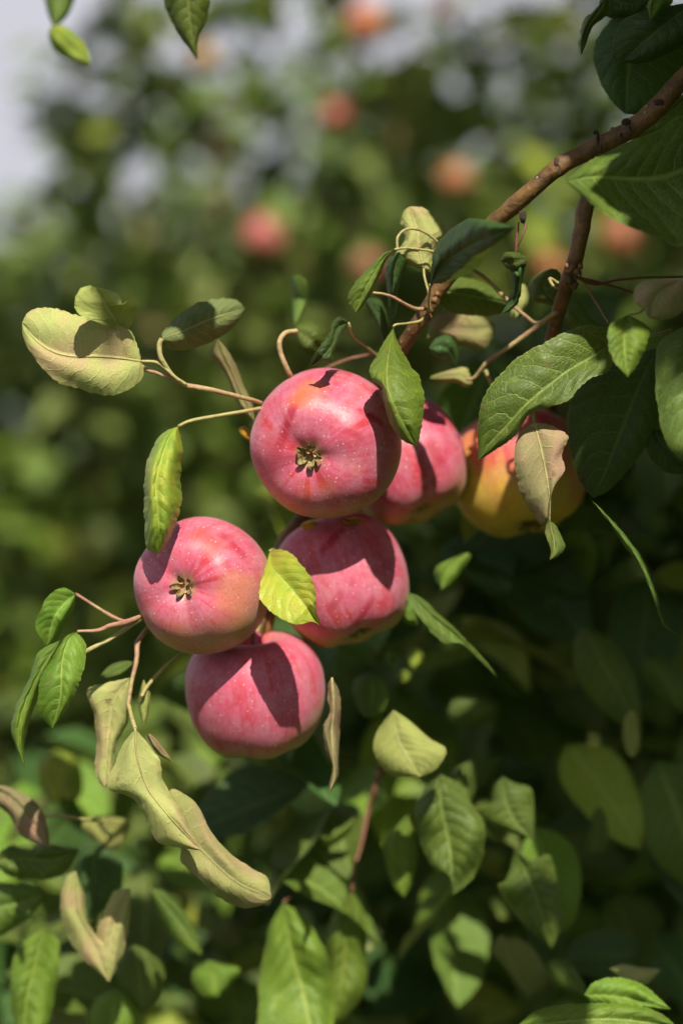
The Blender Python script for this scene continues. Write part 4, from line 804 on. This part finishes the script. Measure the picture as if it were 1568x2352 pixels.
# ------------------------------------------------------------------ background orchard trees
BGP = [P(x_, y_, (D_ - D0) * 100) for x_, y_, D_ in ((605, 545, 2.85), (768, 268, 2.95), (1046, 414, 2.9), (842, 60, 2.95), (1425, 545, 2.9), (1262, 615, 2.8), (842, 612, 3.1), (470, 135, 2.8))]
def orchard_tree(label, base, height, inside, nleaf, leafL=(0.055, 0.085), seed=1, mixw=(4, 3, 3, 1.2), bounds=None, hole=-0.1, nscale=5.0, shade_overhang=0):
    rnd = random.Random(seed); rt = thing('apple_tree', label, 'tree', Vector(base), 'orchard trees in the blurred background'); pi = inv(rt)
    bx, by = base[0], base[1]
    V, F = limb([(bx, by, -0.05), (bx + .04, by, 0.5), (bx - .03, by + .03, 1.1), (bx + 0.05, by, height * 0.62), (bx, by, height * 0.9)], [0.09, 0.075, 0.06, 0.045, 0.012], 26); mesh_obj('trunk', V, F, BARK_OLD, rt, None, True, pi)
    for k in range(6):
        a = rnd.uniform(0, 6.28); z = rnd.uniform(0.9, height * 0.7); r = rnd.uniform(0.6, 1.1)
        V, F = limb([(bx, by, z), (bx + math.cos(a) * r * .4, by + math.sin(a) * r * .4, z + .25), (bx + math.cos(a) * r * .8, by + math.sin(a) * r * .8, z + .45), (bx + math.cos(a) * r, by + math.sin(a) * r, z + .75)], [0.04, 0.028, 0.016, 0.006], 16, 8); mesh_obj('limb', V, F, BARK_OLD, rt, None, True, pi)
    sets = {'green': [], 'deep': [], 'fresh': [], 'pale': [], 'dry': [], 'lime': []}; n = 0; tr = 0
    x0, x1, y0, y1, z0, z1 = bounds
    while n < nleaf and tr < nleaf * 12:
        tr += 1
        p = Vector((rnd.uniform(x0, x1), rnd.uniform(y0, y1), rnd.uniform(z0, z1)))
        if not inside(p, rnd): continue
        if noise.noise(p * nscale) + 0.5 * noise.noise(p * nscale * 2.3) < hole: continue
        sets[('dry' if noise.noise(p * 3.1) > 0.42 else rnd.choices(('green', 'deep', 'fresh', 'pale', 'lime'), tuple(mixw) + (1.5,))[0])].append(leaf_matrix(p, rnd.uniform(*leafL), rnd=rnd, sunny=0.25)); n += 1
    if shade_overhang:  # unseen leaves added sunward, outside the frame, to throw shade on this crown
        k_ = 0
        for _ in range(shade_overhang * 12):
            q = P(rnd.uniform(-300, 1900), rnd.uniform(-200, 2500), rnd.uniform(190, 290)) + SUN * rnd.uniform(0.5, 1.9)
            if not outside(q, 0.08) or blocks_sun(q, 0.05) or q.z > 3.6: continue
            if noise.noise(q * 3.5) + 0.6 * noise.noise(q * 8) < 0.10 or any((q - c).dot(SUN) > 0 and ((q - c) - SUN * (q - c).dot(SUN)).length < 0.075 for c in BGP): continue
            sets['green'].append(leaf_matrix(q, rnd.uniform(0.07, 0.10), rnd=rnd, sunny=1.2)); k_ += 1
            if k_ >= shade_overhang: break
    for mn, mm in sets.items(): cluster_mesh('crown', mm, SIMPLE, mn, rt, pi)
    return rt
def in1(p, rnd):
    for c in BGP:
        v = p - c; s_ = v.dot(SUN)
        if s_ > 0 and (v - SUN * s_).length < 0.06: return False
        if v.y < 0 and c is not BGP[0] and v.length < 0.03: return False
        if v.y < 0 and c is BGP[0] and (v - (CAM - c).normalized() * v.dot((CAM - c).normalized())).length < 0.035: return False
    x, y, D = proj(p)
    lim = 120 if y < 430 else 120 - (y - 430) * 1.2
    if x < lim + 50 * noise.noise(p * 4): return False
    h_ = noise.noise(Vector((p.x * 8, 3.3, p.z * 8))) + 0.35 * noise.noise(Vector((p.x * 17, 9.1, p.z * 17)))
    if h_ > (0.31 if y < 480 else 0.31 + (y - 480) / 420 * 0.4): return False
    if y < 520 and p.y > 3.65: return False
    return True
orchard_tree('nearest blurred orchard tree, filling the picture behind the apples', (0.35, 3.7, 0), 3.0, in1, 30000, seed=3, bounds=(-1.3, 1.9, 3.0, 4.2, 0.45, 2.75), hole=-0.05, mixw=(3, 1.5, 5, 2.5), shade_overhang=1500)  # pale share raised to stand in for sunlit leaves reflecting the sky
def ell(cx, cy, cz, rx, ry, rz):
    def f(p, rnd): return ((p.x - cx) / rx) ** 2 + ((p.y - cy) / ry) ** 2 + ((p.z - cz) / rz) ** 2 < 1
    return f
orchard_tree('blurred orchard tree in the second row, showing low at left', (-1.2, 6.8, 0), 3.3, ell(-1.2, 6.8, 1.75, 1.6, 1.3, 1.6), 14000, seed=8, bounds=(-2.8, 0.4, 5.5, 8.1, 0.2, 3.4), hole=-.15)
orchard_tree('blurred orchard tree in the second row, behind the middle of the picture', (1.0, 7.2, 0), 4.3, ell(0.9, 7.2, 1.95, 1.7, 1.3, 1.95), 14000, seed=9, bounds=(-.9, 2.6, 5.9, 8.5, 0.2, 4.3), hole=0.10)
orchard_tree('tall narrow blurred orchard tree behind the upper left, right of the open sky', (0.0, 6.2, 0), 4.2, ell(0.0, 6.2, 1.95, 0.9, 0.8, 1.68), 8000, seed=31, bounds=(-.95, 0.95, 5.4, 7.0, 0.4, 4.2), leafL=(.06, .09), hole=0.10, nscale=3.6)
orchard_tree('far orchard tree beyond the second row, at left', (-2.6, 11.5, 0), 3.0, ell(-2.6, 11.5, 1.6, 1.9, 1.6, 1.4), 14000, seed=12, bounds=(-4.5, -.7, 9.9, 13.1, 0.2, 3.0), leafL=(.08, .12), hole=-.2)
orchard_tree('far orchard tree beyond the second row, in the middle', (0.4, 12.2, 0), 3.0, ell(0.4, 12.2, 1.6, 1.9, 1.6, 1.4), 14000, seed=13, bounds=(-1.5, 2.3, 10.6, 13.8, 0.2, 3.0), leafL=(.08, .12), hole=-.2)

def bg_apple(x, y, D, r, label, pink, green=(0.45, 0.30, 0.05), seed=0):
    d = (D - D0) * 100; r *= 0.76 if r < 53 else 0.88; pink = (pink[0] * 0.50, pink[1] * 0.72, pink[2] * 0.5)
    apple(x, y, d, r, (random.uniform(-.5, .5), -0.8, 0.4), label, (0, .6, .8), seed=seed, calyx=None, group='blurred apples on the trees behind', pink=pink, green=green, nu=32, nv=24, lo=-.3, hi=.5, bloom=0.06)
bg_apple(605, 545, 2.85, 56, 'bright salmon pink apple, the clearest of the blurred ones', (1.0, 0.27, 0.32), seed=21)
bg_apple(768, 268, 2.95, 46, 'dull rose apple high in the blurred tree above the top apple', (0.55, 0.12, 0.12), seed=22)
bg_apple(505, 338, 3.0, 42, 'dim brownish red apple left of the dull rose one', (0.40, 0.08, 0.07), seed=23)
bg_apple(1046, 414, 2.9, 50, 'orange apple left of the brown branch', (0.80, 0.28, 0.10), seed=24)
bg_apple(842, 60, 2.95, 56, 'orange apple near the top edge', (0.85, 0.36, 0.10), seed=25)
bg_apple(1425, 545, 2.9, 60, 'orange brown apple at right below the large half shaded leaf', (0.62, 0.24, 0.10), seed=26)
bg_apple(1262, 615, 2.8, 46, 'orange apple behind the thin second branch', (0.75, 0.30, 0.08), seed=27)
bg_apple(842, 612, 3.1, 46, 'pale dusty pink apple behind the small upright leaves', (0.55, 0.26, 0.20), seed=28)
bg_apple(470, 135, 2.8, 44, 'apple shape standing in for an orange yellow leaf, near the dark hanging leaf at the top', (0.75, 0.42, 0.05), seed=30)  # rounded shape in place of an orange yellow leaf
bg_apple(1022, 20, 2.9, 40, 'small amber apple at the top edge', (0.60, 0.24, 0.05), seed=31)
bg_apple(205, 1100, 3.2, 38, 'brownish apple low at left in the blurred tree', (0.35, 0.14, 0.05), seed=32)
bg_apple(1358, 1425, 1.45, 48, 'dusky red apple deep in the dark foliage at right', (0.45, 0.10, 0.09), seed=33)
